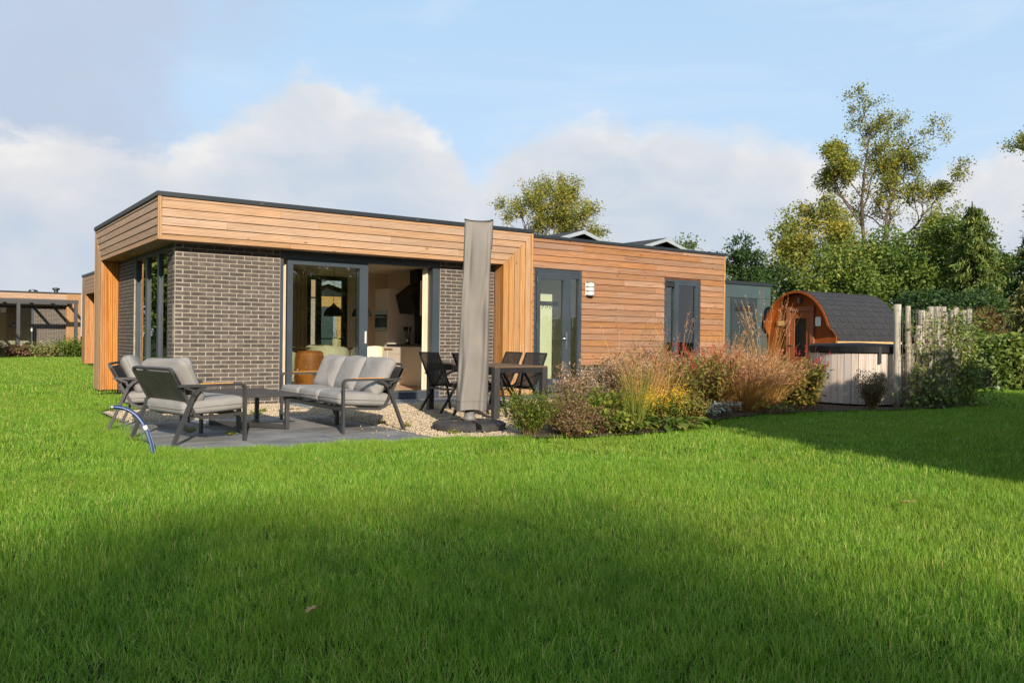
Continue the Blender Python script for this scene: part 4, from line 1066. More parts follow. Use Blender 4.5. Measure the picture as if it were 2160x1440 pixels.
for side in (0, 1):
    for r in range(nrow):
        s0 = half - RP * (nrow - r) if side == 0 else half + RP * (nrow - r)
        if side == 1 and r < nrow - 4: continue                       # the far slope shows only near the ridge
        sg = 1 if side == 0 else -1
        for c in range(-1, int(SL / TW) + 1):
            x0 = c * TW + (TW / 2 if r % 2 else 0); pz, _ = at_arc(s0)
            xm = smooth_x(pz.z) + .03
            def cl(x): return min(max(x, xm), SL + .02)
            if cl(x0) >= cl(x0 + TW) - .03: continue
            prf = [(.045, .0), (TW - .045, .0), (TW, RP * .55), (TW, RP * 1.25), (0, RP * 1.25), (0, RP * .55)]
            up_, dn_ = [], []
            for px, ps in prf:
                pp, nn = at_arc(s0 + sg * ps); lift = .016 - .010 * ps / RP
                up_.append(pp + nn * lift + Vector((cl(x0 + px), 0, 0))); dn_.append(pp + nn * .0045 + Vector((cl(x0 + px), 0, 0)))
            MB().add(up_ + dn_, [tuple(range(6)), tuple(range(11, 5, -1))] + [(i, (i + 1) % 6, 6 + (i + 1) % 6, 6 + i) for i in range(6)]).build('shingle', 'roof_felt', roof)

# ================================================================== HOT TUB
TC = (10.42, -4.05); TR = .775
tub = empty('hot_tub', (TC[0], TC[1], 0), 0, 'round hot tub clad in pale larch planks with black insulated lid', 'hot tub')
nst = 44
for k in range(nst):
    a0 = 2 * math.pi * (k + .03) / nst; a1 = 2 * math.pi * (k + .97) / nst; r0, r1 = TR + random.uniform(-.004, .004), TR - .035
    m_ = MB(); m_.prism([(r0 * math.cos(a0), r0 * math.sin(a0)), (r0 * math.cos(a1), r0 * math.sin(a1)), (r1 * math.cos(a1), r1 * math.sin(a1)), (r1 * math.cos(a0), r1 * math.sin(a0))], 2, .06, .885); m_.build('stave', 'tub_wood', tub)
MB().lathe([(TR - .04, .05), (TR - .04, .88)], 44).build('shell', 'black_matt', tub)
lid = MB().lathe([(TR + .02, .886), (TR + .035, .90), (TR + .035, 1.0), (TR - .02, 1.035), (.02, 1.06)], 56).build('lid', 'lid_black', tub)
for k in (3, 9): a = R(200 + 12 * k); MB().bar(((TR + .036) * math.cos(a), (TR + .036) * math.sin(a), 1.0), ((TR + .036) * math.cos(a), (TR + .036) * math.sin(a), .72), .04, .006, (math.cos(a), math.sin(a), 0)).build('strap', 'black_matt', lid)
for k in range(4): a = R(45 + 90 * k); bx('foot', 'dark_alu', tub, .5 * math.cos(a) - .06, .5 * math.cos(a) + .06, .5 * math.sin(a) - .06, .5 * math.sin(a) + .06, 0, .05)

# ================================================================== WIRE SCREEN WITH POSTS
scr = empty('post_screen', (10.1, -4.96, 0), 0, 'row of rough wooden poles with wire mesh beside the hot tub', 'screen')
rg = rng_of(5)
pxs = [0.02, .31, .40, .58, .72, .86, 1.00, 1.14, 1.30, 1.46, 1.62, 1.80, 1.98, 2.16]
for i, x in enumerate(pxs):
    r_ = (.058, .045, .04, .05, .06, .055, .05, .06, .05, .045, .05, .045, .05, .045)[i]; h_ = 1.64 + rg.uniform(-.05, .06) if i not in (2, 3) else 1.05 + .3 * (i - 2)
    y_ = rg.uniform(-.02, .05); tl = rg.normal(size=2) * .012
    MB().tube([(x + tl[0] * t * 1.5, y_ + tl[1] * t * 1.5, t * h_) for t in np.linspace(0, 1, 6)], [r_ * rg.uniform(.9, 1.06) for _ in range(6)], 10).build('pole', 'pole_wood', scr, True)
m_ = MB()
for z in np.arange(.1, 1.62, .10): m_.tube([(-.05, -.075, z), (2.25, -.075, z + rg.uniform(-.008, .008))], .0022, 4)
for x in np.arange(-.03, 2.25, .10): m_.tube([(x, -.078, .03), (x + rg.uniform(-.01, .01), -.078, 1.6)], .0022, 4)
m_.build('wire_mesh', 'wire', scr)


# ================================================================== NEIGHBOURING BUILDINGS
def row_boards(mb, x0, x1, y, z0, z1, pitch, sag=.008):
    z = z0
    while z < z1 - .02:
        zt = min(z + pitch - .006, z1); mb.add([(x0, y, z), (x1, y, z), (x1, y + sag, zt), (x0, y + sag, zt), (x0, y + .03, z), (x1, y + .03, z), (x1, y + .03, zt), (x0, y + .03, zt)],
               [(0, 1, 2, 3), (0, 4, 5, 1), (2, 6, 7, 3), (0, 3, 7, 4), (1, 5, 6, 2)]); z += pitch


# second bungalow, its left flank just visible past the main house
n2 = empty('bungalow', (1.88, 14.6, 0), 0, 'neighbouring bungalow just behind the left corner of the main one', 'bungalow', 'neighbouring bungalows')
D2 = 5.0
m_ = MB()
for r, (z0, z1) in enumerate(ROWS):
    poly = [(0, z0), (D2 - WP + (z0 - HF), z0), (min(D2 - .02, D2 - WP + (z1 - HF)), z1), (0, z1)]; m_.prism(poly, 0, random.uniform(0, .004), .03)
m_.build('side_fascia', 'larch_y', n2)
m_ = MB(); m_.prism([(D2 - WP, .06), (D2, .06), (D2, 2.98), (D2 - .03, 2.94), (D2 - WP, HF)], 0, .004, .03); m_.build('corner_post', 'larch_z', n2)
for k in range(3): bx('cladding_board', 'larch_in', n2, .032 + k * .11, .032 + k * .11 + .106, D2 - WP, D2 - WP + .03, .06, HF)
brick_panel('brick_wall', n2, D2 - WP, 2.38, (.36, 0), 'side', False)
bx('wall', 'mortar', n2, .49, 6.4, .1, D2 - .03, 0, 2.9); bx('fascia', 'larch_x', n2, .031, 6.4, 0, .04, HF, 2.98); bx('roof', 'cap_metal', n2, -.02, 6.4, -.02, D2 + .02, 2.985, 3.05); bx('soffit', 'larch_y', n2, .031, .489, .041, D2 - WP, HF, HF + .02)

# far bungalow on the left with a pergola
n1 = empty('bungalow', (-3.2, 34.0, 0), R(0), 'far bungalow at the left edge with a grey pergola before its glass door', 'bungalow', 'neighbouring bungalows')
W1 = 7.1
m_ = MB(); row_boards(m_, 0, W1 - .6, 0, HF, 3.0, .12); m_.build('fascia', 'larch_x', n1)
m_ = MB()
for k in range(5): m_.box(W1 - .62 + k * .126, W1 - .62 + k * .126 + .12, -.003, .03, .05, 3.0)
m_.build('corner_post', 'larch_z', n1)
brick_panel('brick_wall', n1, 1.35, 2.38, (W1 - 1.98, .28), 'front', False)
f_ = MB(); f_.box(W1 - 3.7, W1 - 3.6, .29, .38, .05, 2.38); f_.box(W1 - 2.10, W1 - 1.99, .29, .38, .05, 2.38); f_.box(W1 - 3.6, W1 - 2.1, .29, .38, 2.26, 2.38); f_.box(W1 - 5.8, W1 - 5.7, .29, .38, .05, 2.38); f_.build('door_frame', 'anthracite', n1)
bx('pane', 'coated_glass', n1, W1 - 3.6, W1 - 2.1, .33, .336, .06, 2.26); bx('pane', 'coated_glass', n1, W1 - 5.7, W1 - 3.7, .33, .336, .06, 2.38)
bx('rear_wall', 'plaster', n1, 0, W1 - .7, 4.0, 4.2, 0, 2.9); bx('side_wall', 'larch_x', n1, W1 - .63, W1 - .02, .03, 4.2, 0, 2.98); bx('side_wall', 'larch_x', n1, 0, W1 - 5.8, .3, 3.9, 0, 2.9); bx('floor', 'room_floor', n1, 0, W1 - .7, .4, 4.0, -.02, .06)
bx('soffit', 'larch_x', n1, 0, W1 - .63, .031, .5, HF, HF + .02); bx('wall_head', 'plaster', n1, 0, W1 - .63, .39, .5, HF + .021, 2.98); bx('roof', 'cap_metal', n1, -.02, W1 + .02, -.02, 4.3, 3.003, 3.06)
MB().lathe([(.10, 3.06), (.10, 3.22), (.17, 3.23), (.17, 3.32), (.08, 3.34)], 12, (W1 - .95, 1.2, 0)).build('vent_pipe', 'cap_metal', n1); MB().lathe([(.22, 3.06), (.20, 3.18), (.02, 3.22)], 12, (W1 - 1.95, 1.2, 0)).build('vent_cap', 'cap_metal', n1)
bx('door_light', 'silver_lamp', n1, W1 - 2.12, W1 - 2.04, .25, .289, 1.15, 1.35)
pg = empty('pergola', (0.4, 31.6, 0), 0, 'grey metal pergola in front of the far bungalow', 'pergola')
for x in (-1.2, .62, 2.95):
    for y in (0.0,): bx('post', 'frame_alu', pg, x - .07, x + .07, y - .07, y + .07, 0, 2.45)
bx('beam', 'frame_alu', pg, -2.5, 3.05, -.08, .08, 2.451, 2.62); bx('beam', 'frame_alu', pg, -2.5, 3.05, 2.2, 2.34, 2.451, 2.62)
for x in (-.9, .2, 1.3, 2.2, 2.9): bx('rafter', 'frame_alu', pg, x - .04, x + .04, .081, 2.199, 2.48, 2.60)
pn = empty('pendant_lamp', (1.2, 35.6, 1.35), 0, 'black pendant lamp inside the far bungalow', 'lamp')
MB().lathe([(.26, 0), (.22, .12), (.10, .22), (.02, .25)], 20).build('shade', 'black_matt', pn, True); MB().tube([(0, 0, .25), (0, 0, 1.3)], .006, 5).build('cord', 'black_matt', pn)


def chalet(x, y, zr, halfw, depth, label, pitch=.30, door=False, wall_h=None):
    """gabled timber chalet, gable end facing -Y, ridge at height zr"""
    o = empty('chalet', (x, y, 0), 0, label, 'chalet', 'gabled chalets behind the bungalow')
    ze = zr - halfw * pitch
    m = MB(); row_boards(m, -halfw + .3, halfw - .3, 0, .3, ze - .05, .14); m.build('cladding', 'chalet_wood', o)
    m = MB(); m.prism([(-halfw + .3, 0), (halfw - .3, 0), (halfw - .3, ze - .02), (0, zr - .16), (-halfw + .3, ze - .02)], 1, .031, depth); m.build('wall', 'chalet_wood', o)
    for s in (-1, 1):
        m = MB(); m.prism([(0, zr), (s * halfw, ze), (s * halfw, ze - .10), (0, zr - .10)], 1, -.35, depth + .3); m.build('roof', 'roof_felt', o)
        m = MB(); m.prism([(0, zr - .02), (s * (halfw + .01), ze - .025), (s * (halfw + .01), ze - .15), (0, zr - .155)], 1, -.385, -.352); m.build('barge_board', 'white_trim', o)
    m = MB(); m.prism([(-halfw + .35, ze - .06), (0, zr - .16), (halfw - .35, ze - .06)], 1, -.004, .03); m.build('gable', 'dark_alu', o)
    if door:
        bx('door', 'shed_panel', o, -.55, .35, -.03, -.005, .1, 2.25); bx('door_frame', 'white_trim', o, .36, .50, -.03, -.005, .1, 2.3); bx('door_frame', 'white_trim', o, -.70, -.56, -.03, -.005, .1, 2.3)
    return o


chalet(17.45, 12.0, 5.13, 3.0, 7, 'chalet whose gable shows above the roof, left of the pair')
chalet(21.75, 12.0, 5.17, 3.0, 7, 'chalet whose gable shows above the roof, right of the pair')
chalet(10.6, 19.5, 3.30, 1.9, 4, 'small timber chalet with grey door seen through the living room', .30, True)

# ================================================================== TREES
def branch_path(rng, p, d, Ln, n=6, wander=.18, lift=.05):
    P = [p.copy()]; d = d / np.linalg.norm(d)
    for _ in range(n):
        d = d + rng.normal(size=3) * wander + np.array([0, 0, lift]); d /= np.linalg.norm(d); p = p + d * Ln / n; P.append(p.copy())
    return np.array(P)


def tubes_mesh(tubes, name, n=6):
    V, F, k = [], [], 0
    for path, r0, r1 in tubes:
        m = len(path); rr = np.linspace(r0, r1, m); T_ = np.gradient(path, axis=0); T_ /= np.linalg.norm(T_, axis=1)[:, None] + 1e-9
        ref = np.array([.31, .17, .93]) if abs(T_[0, 2]) < .9 else np.array([1., .2, 0])
        A = np.cross(T_, ref); A /= np.linalg.norm(A, axis=1)[:, None] + 1e-9; B = np.cross(T_, A); an = np.arange(n) * 2 * math.pi / n
        v = path[:, None] + rr[:, None, None] * (A[:, None] * np.cos(an)[None, :, None] + B[:, None] * np.sin(an)[None, :, None])
        V.append(v.reshape(-1, 3)); i = np.arange(m - 1)[:, None] * n; j = np.arange(n)[None]; j2 = (j + 1) % n
        F.append(np.stack([k + i + j, k + i + j2, k + i + n + j2, k + i + n + j], -1).reshape(-1, 4)); k += m * n
    return fast_mesh(name, np.concatenate(V), np.concatenate(F), None, True)


def rand_perp(rng, d, lo, hi):
    d = d / np.linalg.norm(d); a = rng.uniform(lo, hi); q = np.cross(d, rng.normal(size=3)); q /= np.linalg.norm(q) + 1e-9
    return d * math.cos(a) + q * math.sin(a)


def grow(rng, path, r0, lvl, maxl, tubes, tips, nchild, ratio, lift):
    """side branches along a limb, recursively; leaf points gather on the last order"""
    seg = np.linalg.norm(path[-1] - path[0])
    for _ in range(nchild[lvl]):
        t = rng.uniform(.22, 1.0); i = min(int(t * (len(path) - 1)), len(path) - 2); p = path[i] + (path[i + 1] - path[i]) * (t * (len(path) - 1) - i)
        d = rand_perp(rng, path[i + 1] - path[i], .5, 1.1); d[2] += .08; Ln = seg * ratio[lvl] * rng.uniform(.6, 1.15) * (1.1 - .5 * t); r = max(.012, r0 * (1 - .7 * t) * .55)
        q = branch_path(rng, p, d, Ln, 5, .2, lift); tubes.append((q, r, r * .35))
        if lvl + 1 >= maxl: tips.extend([(x, lvl) for x in q[3:]])
        else: grow(rng, q, r, lvl + 1, maxl, tubes, tips, nchild, ratio, lift)
    tips.append((path[-1], lvl))


def limb_tree(name, loc, limbs, label, leaf_mat, seed, trunk_r=.3, leaves_per=9, spread=.30, leaf=.17, nchild=(9, 6, 4), ratio=(.42, .5, .5), group=None, cvshift=None):
    """open tree: explicit main limbs (lists of points), leaves in tufts at the twig ends"""
    rng = rng_of(seed); root = empty(name, loc, 0, label, 'tree', group); tubes, tips = [], []
    for pts, r0, r1 in limbs:
        P = np.array(pts, float); fine = []
        for a, b in zip(P[:-1], P[1:]):
            for t in np.linspace(0, 1, 4)[:-1]: fine.append(a + (b - a) * t + rng.normal(size=3) * .06)
        fine.append(P[-1]); fine = np.array(fine); r0 *= .66; r1 *= .66; tubes.append((fine, r0, r1))
        if P[-1][2] > 3: grow(rng, fine[len(fine) // 4:], r0 * .8, 0, len(nchild), tubes, tips, nchild, ratio, .07)
    link('trunk', tubes_mesh(tubes, 'trunk', 6), 'trunk', root)
    T_ = np.array([t[0] for t in tips]); n = len(T_); keep = rng.uniform(size=n) < .9; T_ = T_[keep]
    c = np.repeat(T_, leaves_per, 0); c = c + rng.normal(size=c.shape) * spread
    tuft = np.repeat(rng.uniform(0, .75, len(T_)), leaves_per); cv = np.clip(tuft + rng.normal(size=len(c)) * .14 + (0 if cvshift is None else cvshift(c)), 0, 1)
    geo_obj('crown', leaf_geo(c, leaf, rng, .75, .3, cv=cv), leaf_mat, root)
    return root


def dense_tree(name, loc, h, rx, label, leaf_mat, seed, n=12000, leaf=.20, base=.18, clumps=55, ry=None, group=None, gap=0.0, top=1.0, tr=.18, trunk='trunk_dark'):
    """broad tree: many leaf clumps through a lumpy crown"""
    clumps = int(clumps * 1.5)
    rng = rng_of(seed); root = empty(name, loc, 0, label, 'tree', group); ry = ry or rx
    zc = h * (base + 1) / 2; rz = h * (1 - base) / 2
    u_ = rng.normal(size=(clumps, 3)); u_ /= np.linalg.norm(u_, axis=1)[:, None]; u_ *= rng.uniform(.25, 1.0, clumps)[:, None] ** .45
    cen = u_ * np.array([rx, ry, rz]) * .84 + np.array([0, 0, zc]); taper = 1 - (1 - top) * np.clip((cen[:, 2] - zc) / rz, 0, 1); cen[:, :2] *= taper[:, None]
    cr_ = rng.uniform(.11, .33, clumps) * (rx + rz) / 2
    idx = rng.integers(0, clumps, n); dirs = rng.normal(size=(n, 3)); dirs /= np.linalg.norm(dirs, axis=1)[:, None]
    c = cen[idx] + dirs * (cr_[idx] * np.where(rng.uniform(size=n) < .14, rng.uniform(1.0, 1.45, n), rng.uniform(.35, 1.08, n) ** .6))[:, None] * np.array([1.15, 1.15, .8]); c[:, 2] = np.maximum(c[:, 2], .1)
    cv = np.clip(rng.uniform(0, .6, clumps)[idx] + rng.normal(size=n) * .15 + .1, 0, 1)
    tubes = [(branch_path(rng, np.zeros(3), np.array([0, 0, 1.0]), h * .8, 8, .05, .1), tr * h / 8, .03)]
    main = tubes[0][0]
    for k in range(min(26, clumps)):
        p = main[rng.integers(2, 7)]; q = cen[k]; mid = (p + q) / 2 + np.array([0, 0, -.1 * rz]); tubes.append((np.array([p, mid, q]), .05 * h / 8, .015))
    link('trunk', tubes_mesh(tubes, 'trunk', 6), trunk, root)
    geo_obj('crown', leaf_geo(c, leaf, rng, .62, .25, cv=cv), leaf_mat, root)
    return root


def conifer(name, loc, h, rx, label, leaf_mat, seed, n=14000, group=None):
    rng = rng_of(seed); root = empty(name, loc, 0, label, 'tree', group); tubes = [(branch_path(rng, np.zeros(3), np.array([0, 0, 1.]), h, 8, .015, .05), .16, .02)]; C_, D_ = [], []
    nb = 70
    for k in range(nb):
        z = h * (.12 + .86 * (k / nb)); r = rx * (1 - (z / h)) ** .8 * rng.uniform(.75, 1.15) + .12; a = k * 2.4 + rng.uniform(-.4, .4)
        t = np.linspace(0, 1, 6)[:, None]; dr = np.array([math.cos(a), math.sin(a), 0]); q = np.array([0, 0, z]) + dr * r * t + np.array([0, 0, 1.]) * (.10 * t - .42 * t * t + .12 * t ** 4) * r
        tubes.append((q, .03, .008)); m = int(n / nb * (.35 + r / rx)); s_ = rng.uniform(.1, 1.02, m)
        p = np.array([np.interp(s_, t[:, 0], q[:, j]) for j in range(3)]).T; hang = rng.uniform(0, .30, m) * (1 - .4 * s_)
        p += rng.normal(size=(m, 3)) * np.array([.10, .10, .05]); p[:, 2] -= hang; C_.append(p); D_.append(np.tile(np.array([dr[0] * .5, dr[1] * .5, -.8]), (m, 1)))
    c = np.concatenate(C_); link('trunk', tubes_mesh(tubes, 'trunk', 6), 'trunk_dark', root)
    geo_obj('crown', leaf_geo(c, .20, rng, .28, .0, np.concatenate(D_)), leaf_mat, root)
    return root


BG = 'trees beyond the garden'
rl = lambda a, b, c: (a * .8169 + b * .5767, -a * .5767 + b * .8169, c)      # (along picture, away, up) -> xyz
oak_limbs = [([(0, 0, 0), rl(-.1, 0, 2.2), rl(-.05, 0, 4.2)], .34, .24),
             ([rl(-.05, 0, 4.2), rl(-.35, .1, 6.2), rl(-.45, 0, 8.4), rl(-.35, -.1, 10.4), rl(-.1, 0, 12.2)], .20, .03),
             ([rl(-.05, 0, 4.0), rl(.35, -.2, 5.6), rl(.75, -.1, 7.4), rl(1.25, .1, 9.2), rl(1.9, .1, 11.2)], .18, .03),
             ([rl(0, 0, 3.9), rl(.6, .3, 5.2), rl(1.6, .3, 6.4), rl(2.6, .2, 7.7), rl(3.9, .1, 8.9)], .17, .025),
             ([rl(.6, .3, 5.2), rl(1.3, .9, 7.0), rl(1.6, 1.0, 9.0), rl(2.2, .8, 10.4)], .11, .02),
             ([rl(1.0, .3, 5.7), rl(2.4, -.4, 6.1), rl(3.7, -.6, 7.0)], .09, .02),
             ([rl(-.1, 0, 3.4), rl(-1.2, -.3, 4.8), rl(-1.9, -.3, 6.2), rl(-2.5, -.2, 7.4)], .13, .02),
             ([rl(-.1, 0, 3.0), rl(-1.8, .2, 4.0), rl(-3.2, .2, 4.9), rl(-4.1, 0, 5.6)], .12, .02),
             ([rl(-.35, .1, 7.0), rl(-1.2, .1, 8.2), rl(-1.9, 0, 9.6), rl(-2.0, 0, 10.4)], .07, .015),
             ([rl(-.45, 0, 8.6), rl(-1.2, .2, 9.6), rl(-1.6, .2, 11.0)], .06, .015),
             ([rl(0, 0, 3.6), rl(1.2, -.8, 4.3), rl(2.4, -1.0, 4.9)], .10, .02)]
limb_tree('oak_tree', (34.2, 10.5, 0), oak_limbs, 'tall open crowned oak with yellowing leaves towering over the garden', 'oak_leaf', 21, leaves_per=7, spread=.16, leaf=.105, nchild=(9, 6, 4), ratio=(.50, .55, .6), group=BG).scale = (.95, .95, .93)
oakR = [([(0, 0, 0), rl(0, 0, 4)], .36, .26), ([rl(0, 0, 4), rl(-.8, 0, 6), rl(-2.0, 0, 8), rl(-2.6, 0, 9.6)], .2, .03), ([rl(0, 0, 3.6), rl(-1.4, .2, 4.8), rl(-2.6, 0, 5.6)], .13, .02), ([rl(0, 0, 4), rl(.4, 0, 7), rl(.2, 0, 11)], .2, .03), ([rl(0, 0, 4), rl(1.5, .3, 6.5), rl(3, .3, 9)], .2, .03), ([rl(-.4, 0, 5.2), rl(-1.8, -.3, 6.2), rl(-2.6, -.4, 6.9)], .08, .02)]
limb_tree('oak_tree', (40.6, 3.7, 0), oakR, 'oak with sparse yellowing branches reaching in from the right edge', 'oak_leaf', 24, leaves_per=7, spread=.16, leaf=.105, nchild=(7, 6, 4), ratio=(.45, .52, .6), group=BG)
ct_l = [([(0, 0, 0), rl(0, 0, 3.2)], .30, .22)]
for k, (a, z) in enumerate([(-2.6, 6.6), (-1.8, 8.4), (-.7, 9.4), (.3, 9.6), (1.1, 9.2), (1.9, 8.0), (2.6, 6.4), (-2.2, 5.2), (.9, 7.6), (-.4, 8.0), (2.2, 5.0)]):
    b_ = (-1) ** k * .9 * (k % 3); ct_l.append(([rl(0, 0, 2.6 + .2 * (k % 4)), rl(a * .35, b_ * .5, 2.6 + (z - 2.6) * .45), rl(a * .75, b_, 2.6 + (z - 2.6) * .8), rl(a, b_, z)], .11, .02))
limb_tree('yellowing_tree', (24.9, 23.2, 0), ct_l, 'round crowned tree with thinning olive leaves rising behind the roof', 'oak_leaf', 33, leaves_per=6, spread=.17, leaf=.10, nchild=(9, 6, 4), ratio=(.46, .52, .58), group=BG, cvshift=lambda c: .05).scale = (.97, .97, .93)

dense_tree('dark_tree', (24.5, 10.0, 0), 5.8, 1.15, 'narrow dark green tree right beside the end of the bungalow roof', 'tree_dark', 41, 12350, 0.119, .10, 38, group=BG, top=.5)
dense_tree('dark_tree', (27.6, 11.2, 0), 5.0, 2.0, 'low dark green tree behind the grey shed', 'tree_dark', 42, 15200, 0.126, .08, 46, group=BG)
dense_tree('leafy_tree', (28.6, 8.4, 0), 5.2, 2.3, 'bushy green tree straight behind the sauna roof', 'tree_mid', 43, 20900, 0.126, .05, 60, group=BG)
dense_tree('leafy_tree', (31.2, 7.6, 0), 6.3, 2.5, 'broad green tree standing under the tall oak', 'tree_mid', 44, 24700, 0.133, .05, 64, group=BG)
dense_tree('leafy_tree', (33.0, 6.0, 0), 6.9, 2.2, 'full green tree right of the tall oak', 'tree_mid', 45, 24700, 0.133, .05, 60, group=BG, top=.75)
dense_tree('leafy_tree', (32.2, 11.9, 0), 8.1, 2.5, 'yellow tinged tree left under the tall oak', 'oak_leaf', 46, 19000, 0.133, .18, 56, group=BG)
conifer('larch_tree', (31.0, 4.1, 0), 6.6, 1.9, 'feathery light green larch with drooping boughs', 'larch_leaf', 47, group=BG)
conifer('spruce_tree', (34.0, 3.2, 0), 6.0, 1.8, 'dark spruce right of the feathery larch', 'tree_dark', 48, 9000, group=BG)
dense_tree('dark_tree', (41.5, 9.0, 0), 6.3, 3.0, 'dark bushy tree in the gap towards the right edge', 'tree_mid', 49, 17100, 0.154, .05, 50, group=BG)
dense_tree('dark_tree', (42.5, 4.5, 0), 6.6, 3.2, 'darkest tree mass low at the right edge', 'tree_dark', 50, 17100, 0.154, .03, 50, group=BG)
conifer('spruce_tree', (44.5, 6.3, 0), 7.3, 1.7, 'slim pointed spruce at the far right edge', 'tree_dark', 51, 7000, group=BG)
dense_tree('small_tree', (27.1, 15.6, 0), 6.4, 1.3, 'small yellow green tree peeking over the right part of the roof', 'tree_mid', 52, 9500, 0.119, .2, 30, group=BG)
dense_tree('small_tree', (29.8, 16.2, 0), 5.7, .8, 'thin little tree peeking over the end of the roof', 'pale_leaf', 53, 2850, 0.105, .3, 14, group=BG)
conifer('weeping_tree', (24.2, -.9, 0), 3.0, 1.3, 'pale weeping tree above the hedge at the right edge', 'pale_leaf', 54, 9000, group=BG)
dense_tree('rust_shrub', (20.9, -.7, 0), 2.15, .95, 'rusty brown shrub behind the climber covered poles', 'rust_leaf', 55, 11400, 0.084, .02, 34, group=BG)
dense_tree('dark_tree', (26.5, 3.0, 0), 3.2, 2.6, 'low dark bushes filling the gap above the hedge', 'tree_dark', 56, 17100, 0.119, .02, 44, group=BG)
dense_tree('dark_tree', (29.5, -1.5, 0), 4.2, 2.6, 'dark bush mass behind the weeping tree', 'tree_dark', 57, 15200, 0.133, .02, 44, group=BG)

# trees behind the viewpoint: they shade the near lawn and show in the glass
BH_ = 'trees behind the viewpoint'
ORD = ['leftmost', 'second', 'third', 'fourth', 'fifth', 'sixth', 'seventh', 'eighth', 'rightmost']
for k, (x, h, rx) in enumerate([(-29.0, 25.6, 2.4), (-27.3, 25.6, 2.2), (-25.6, 25.2, 2.1), (-24.2, 24.9, 1.9), (-22.8, 24.5, 1.8), (-21.5, 23.8, 1.8), (-20.3, 23.7, 1.8), (-19.2, 24.1, 1.7), (-18.1, 23.7, 1.6)]):
    dense_tree('tall_tree', (x, -62 + .5 * (-1) ** k, 0), h, rx, 'very tall tree far behind the lawn, ' + ORD[k] + ' of the row', 'tree_mid', 260 + k, 8800, .42, .45, 60, group=BH_, tr=.08)
for k, (x, y, h, rx, lb) in enumerate([(-2.5, -32.5, 7.0, 2.4, 'leafy tree behind the lawn, leftmost of the nearer row'), (3.0, -32, 7.2, 2.6, 'leafy tree behind the lawn, second of the nearer row'), (9.5, -30, 9.5, 3.0, 'leafy tree behind the lawn, third of the nearer row'), (15.5, -29, 9.0, 3.0, 'leafy tree behind the lawn, fourth of the nearer row'), (22, -28, 9, 3.0, 'leafy tree behind the lawn, last of the nearer row')]):
    dense_tree('leafy_tree', (x, y, 0), h, rx, lb, 'tree_mid', 65 + k, 5000, .26, .15, 46, group=BH_)
for k, (x, y, h, rx) in enumerate([(-7.5, 12.5, 5.5, 2.4), (-4.6, 20.5, 7.0, 2.2), (-6.0, 26, 8.0, 2.8)]):
    dense_tree('leafy_tree', (x, y, 0), h, rx, ['green tree left of the bungalow, nearest', 'green tree left of the bungalow, middle', 'green tree left of the bungalow, farthest'][k], 'oak_leaf' if k != 1 else 'tree_mid', 75 + k, 9000, .22, .02, 60, group='trees left of the bungalow')


def hedge(name, loc, rz, lx, ly, h, label, leaf_mat, seed, n, leaf, lumps=.12):
    rng = rng_of(seed); root = empty(name, loc, rz, label, 'hedge')
    bx('light_block_core', 'trunk_dark', root, -lx / 2 + .08, lx / 2 - .08, -ly / 2 + .22, ly / 2 - .22, 0, h - .55)  # solid dark box added inside to block light, in place of dense twigs
    p = rng.uniform(-1, 1, (n, 3)); ax = rng.integers(0, 5, n); s_ = np.sign(p)
    f_ = rng.uniform(.78, 1.0, n)
    for j, a in enumerate((0, 1, 1, 2, 2)):
        k = ax == j; p[k, a] = (np.where(rng.uniform(size=k.sum()) < .5, -1, 1) if a < 2 else 1) * f_[k]
    c = p * np.array([lx / 2, ly / 2, h / 2]) + np.array([0, 0, h / 2])
    off = np.array([mnoise.noise(Vector((q[0] * .9, q[1] * .9 + seed, q[2] * .9))) + .5 * mnoise.noise(Vector((q[0] * 3, q[1] * 3 + seed, q[2] * 3))) for q in c])
    c += p * off[:, None] * lumps * 2 + rng.normal(size=c.shape) * .04; c[:, 2] = np.maximum(c[:, 2], .04)
    cv = np.clip(.45 + off * .6 + rng.normal(size=n) * .2, 0, 1)
    geo_obj('foliage', leaf_geo(c, leaf, rng, .5, .3, cv=cv), leaf_mat, root)
    return root


hedge('laurel_hedge', (20.05, -4.55, 0), R(-35.2), 6.6, 1.3, 1.22, 'clipped laurel hedge at the right edge of the garden', 'hedge_leaf', 81, 16000, .13, .10)
hedge('tall_hedge', (8.55, -11.0, 0), 0, 10.0, 1.5, 2.85, 'tall dense hedge at the right outside the picture, shading the lawn', 'tree_mid', 82, 16000, .19, .22)

# ================================================================== BORDER PLANTS
def paths(base, az, lean, bend, length, K=8):
    n = len(base); hd = np.stack([np.cos(az), np.sin(az), np.zeros(n)], 1); p = base.copy(); out = [p.copy()]
    for i in range(K):
        t = (i + .5) / K; a = lean + bend * t ** 1.6; p = p + (hd * np.sin(a)[:, None] + np.array([0, 0, 1.]) * np.cos(a)[:, None]) * (length / K)[:, None]; out.append(p.copy())
    return np.stack(out, 1)


def path_ribbons(P, w0, w1, rng, cv=None):
    n, m, _ = P.shape; T_ = np.gradient(P, axis=1); sd2 = np.cross(T_, rng.normal(size=(n, 1, 3))); sd2 /= np.linalg.norm(sd2, axis=2)[:, :, None] + 1e-9
    w = np.linspace(w0, w1, m)[None, :, None] / 2; V = np.stack([P - sd2 * w, P + sd2 * w], 2).reshape(-1, 3)
    o = (np.arange(n) * m * 2)[:, None] + (np.arange(m - 1) * 2)[None]; F = np.stack([o, o + 1, o + 3, o + 2], -1).reshape(-1, 4)
    a = rng.uniform(0, 1, n) if cv is None else cv
    return V, F, np.repeat(a, m * 2)


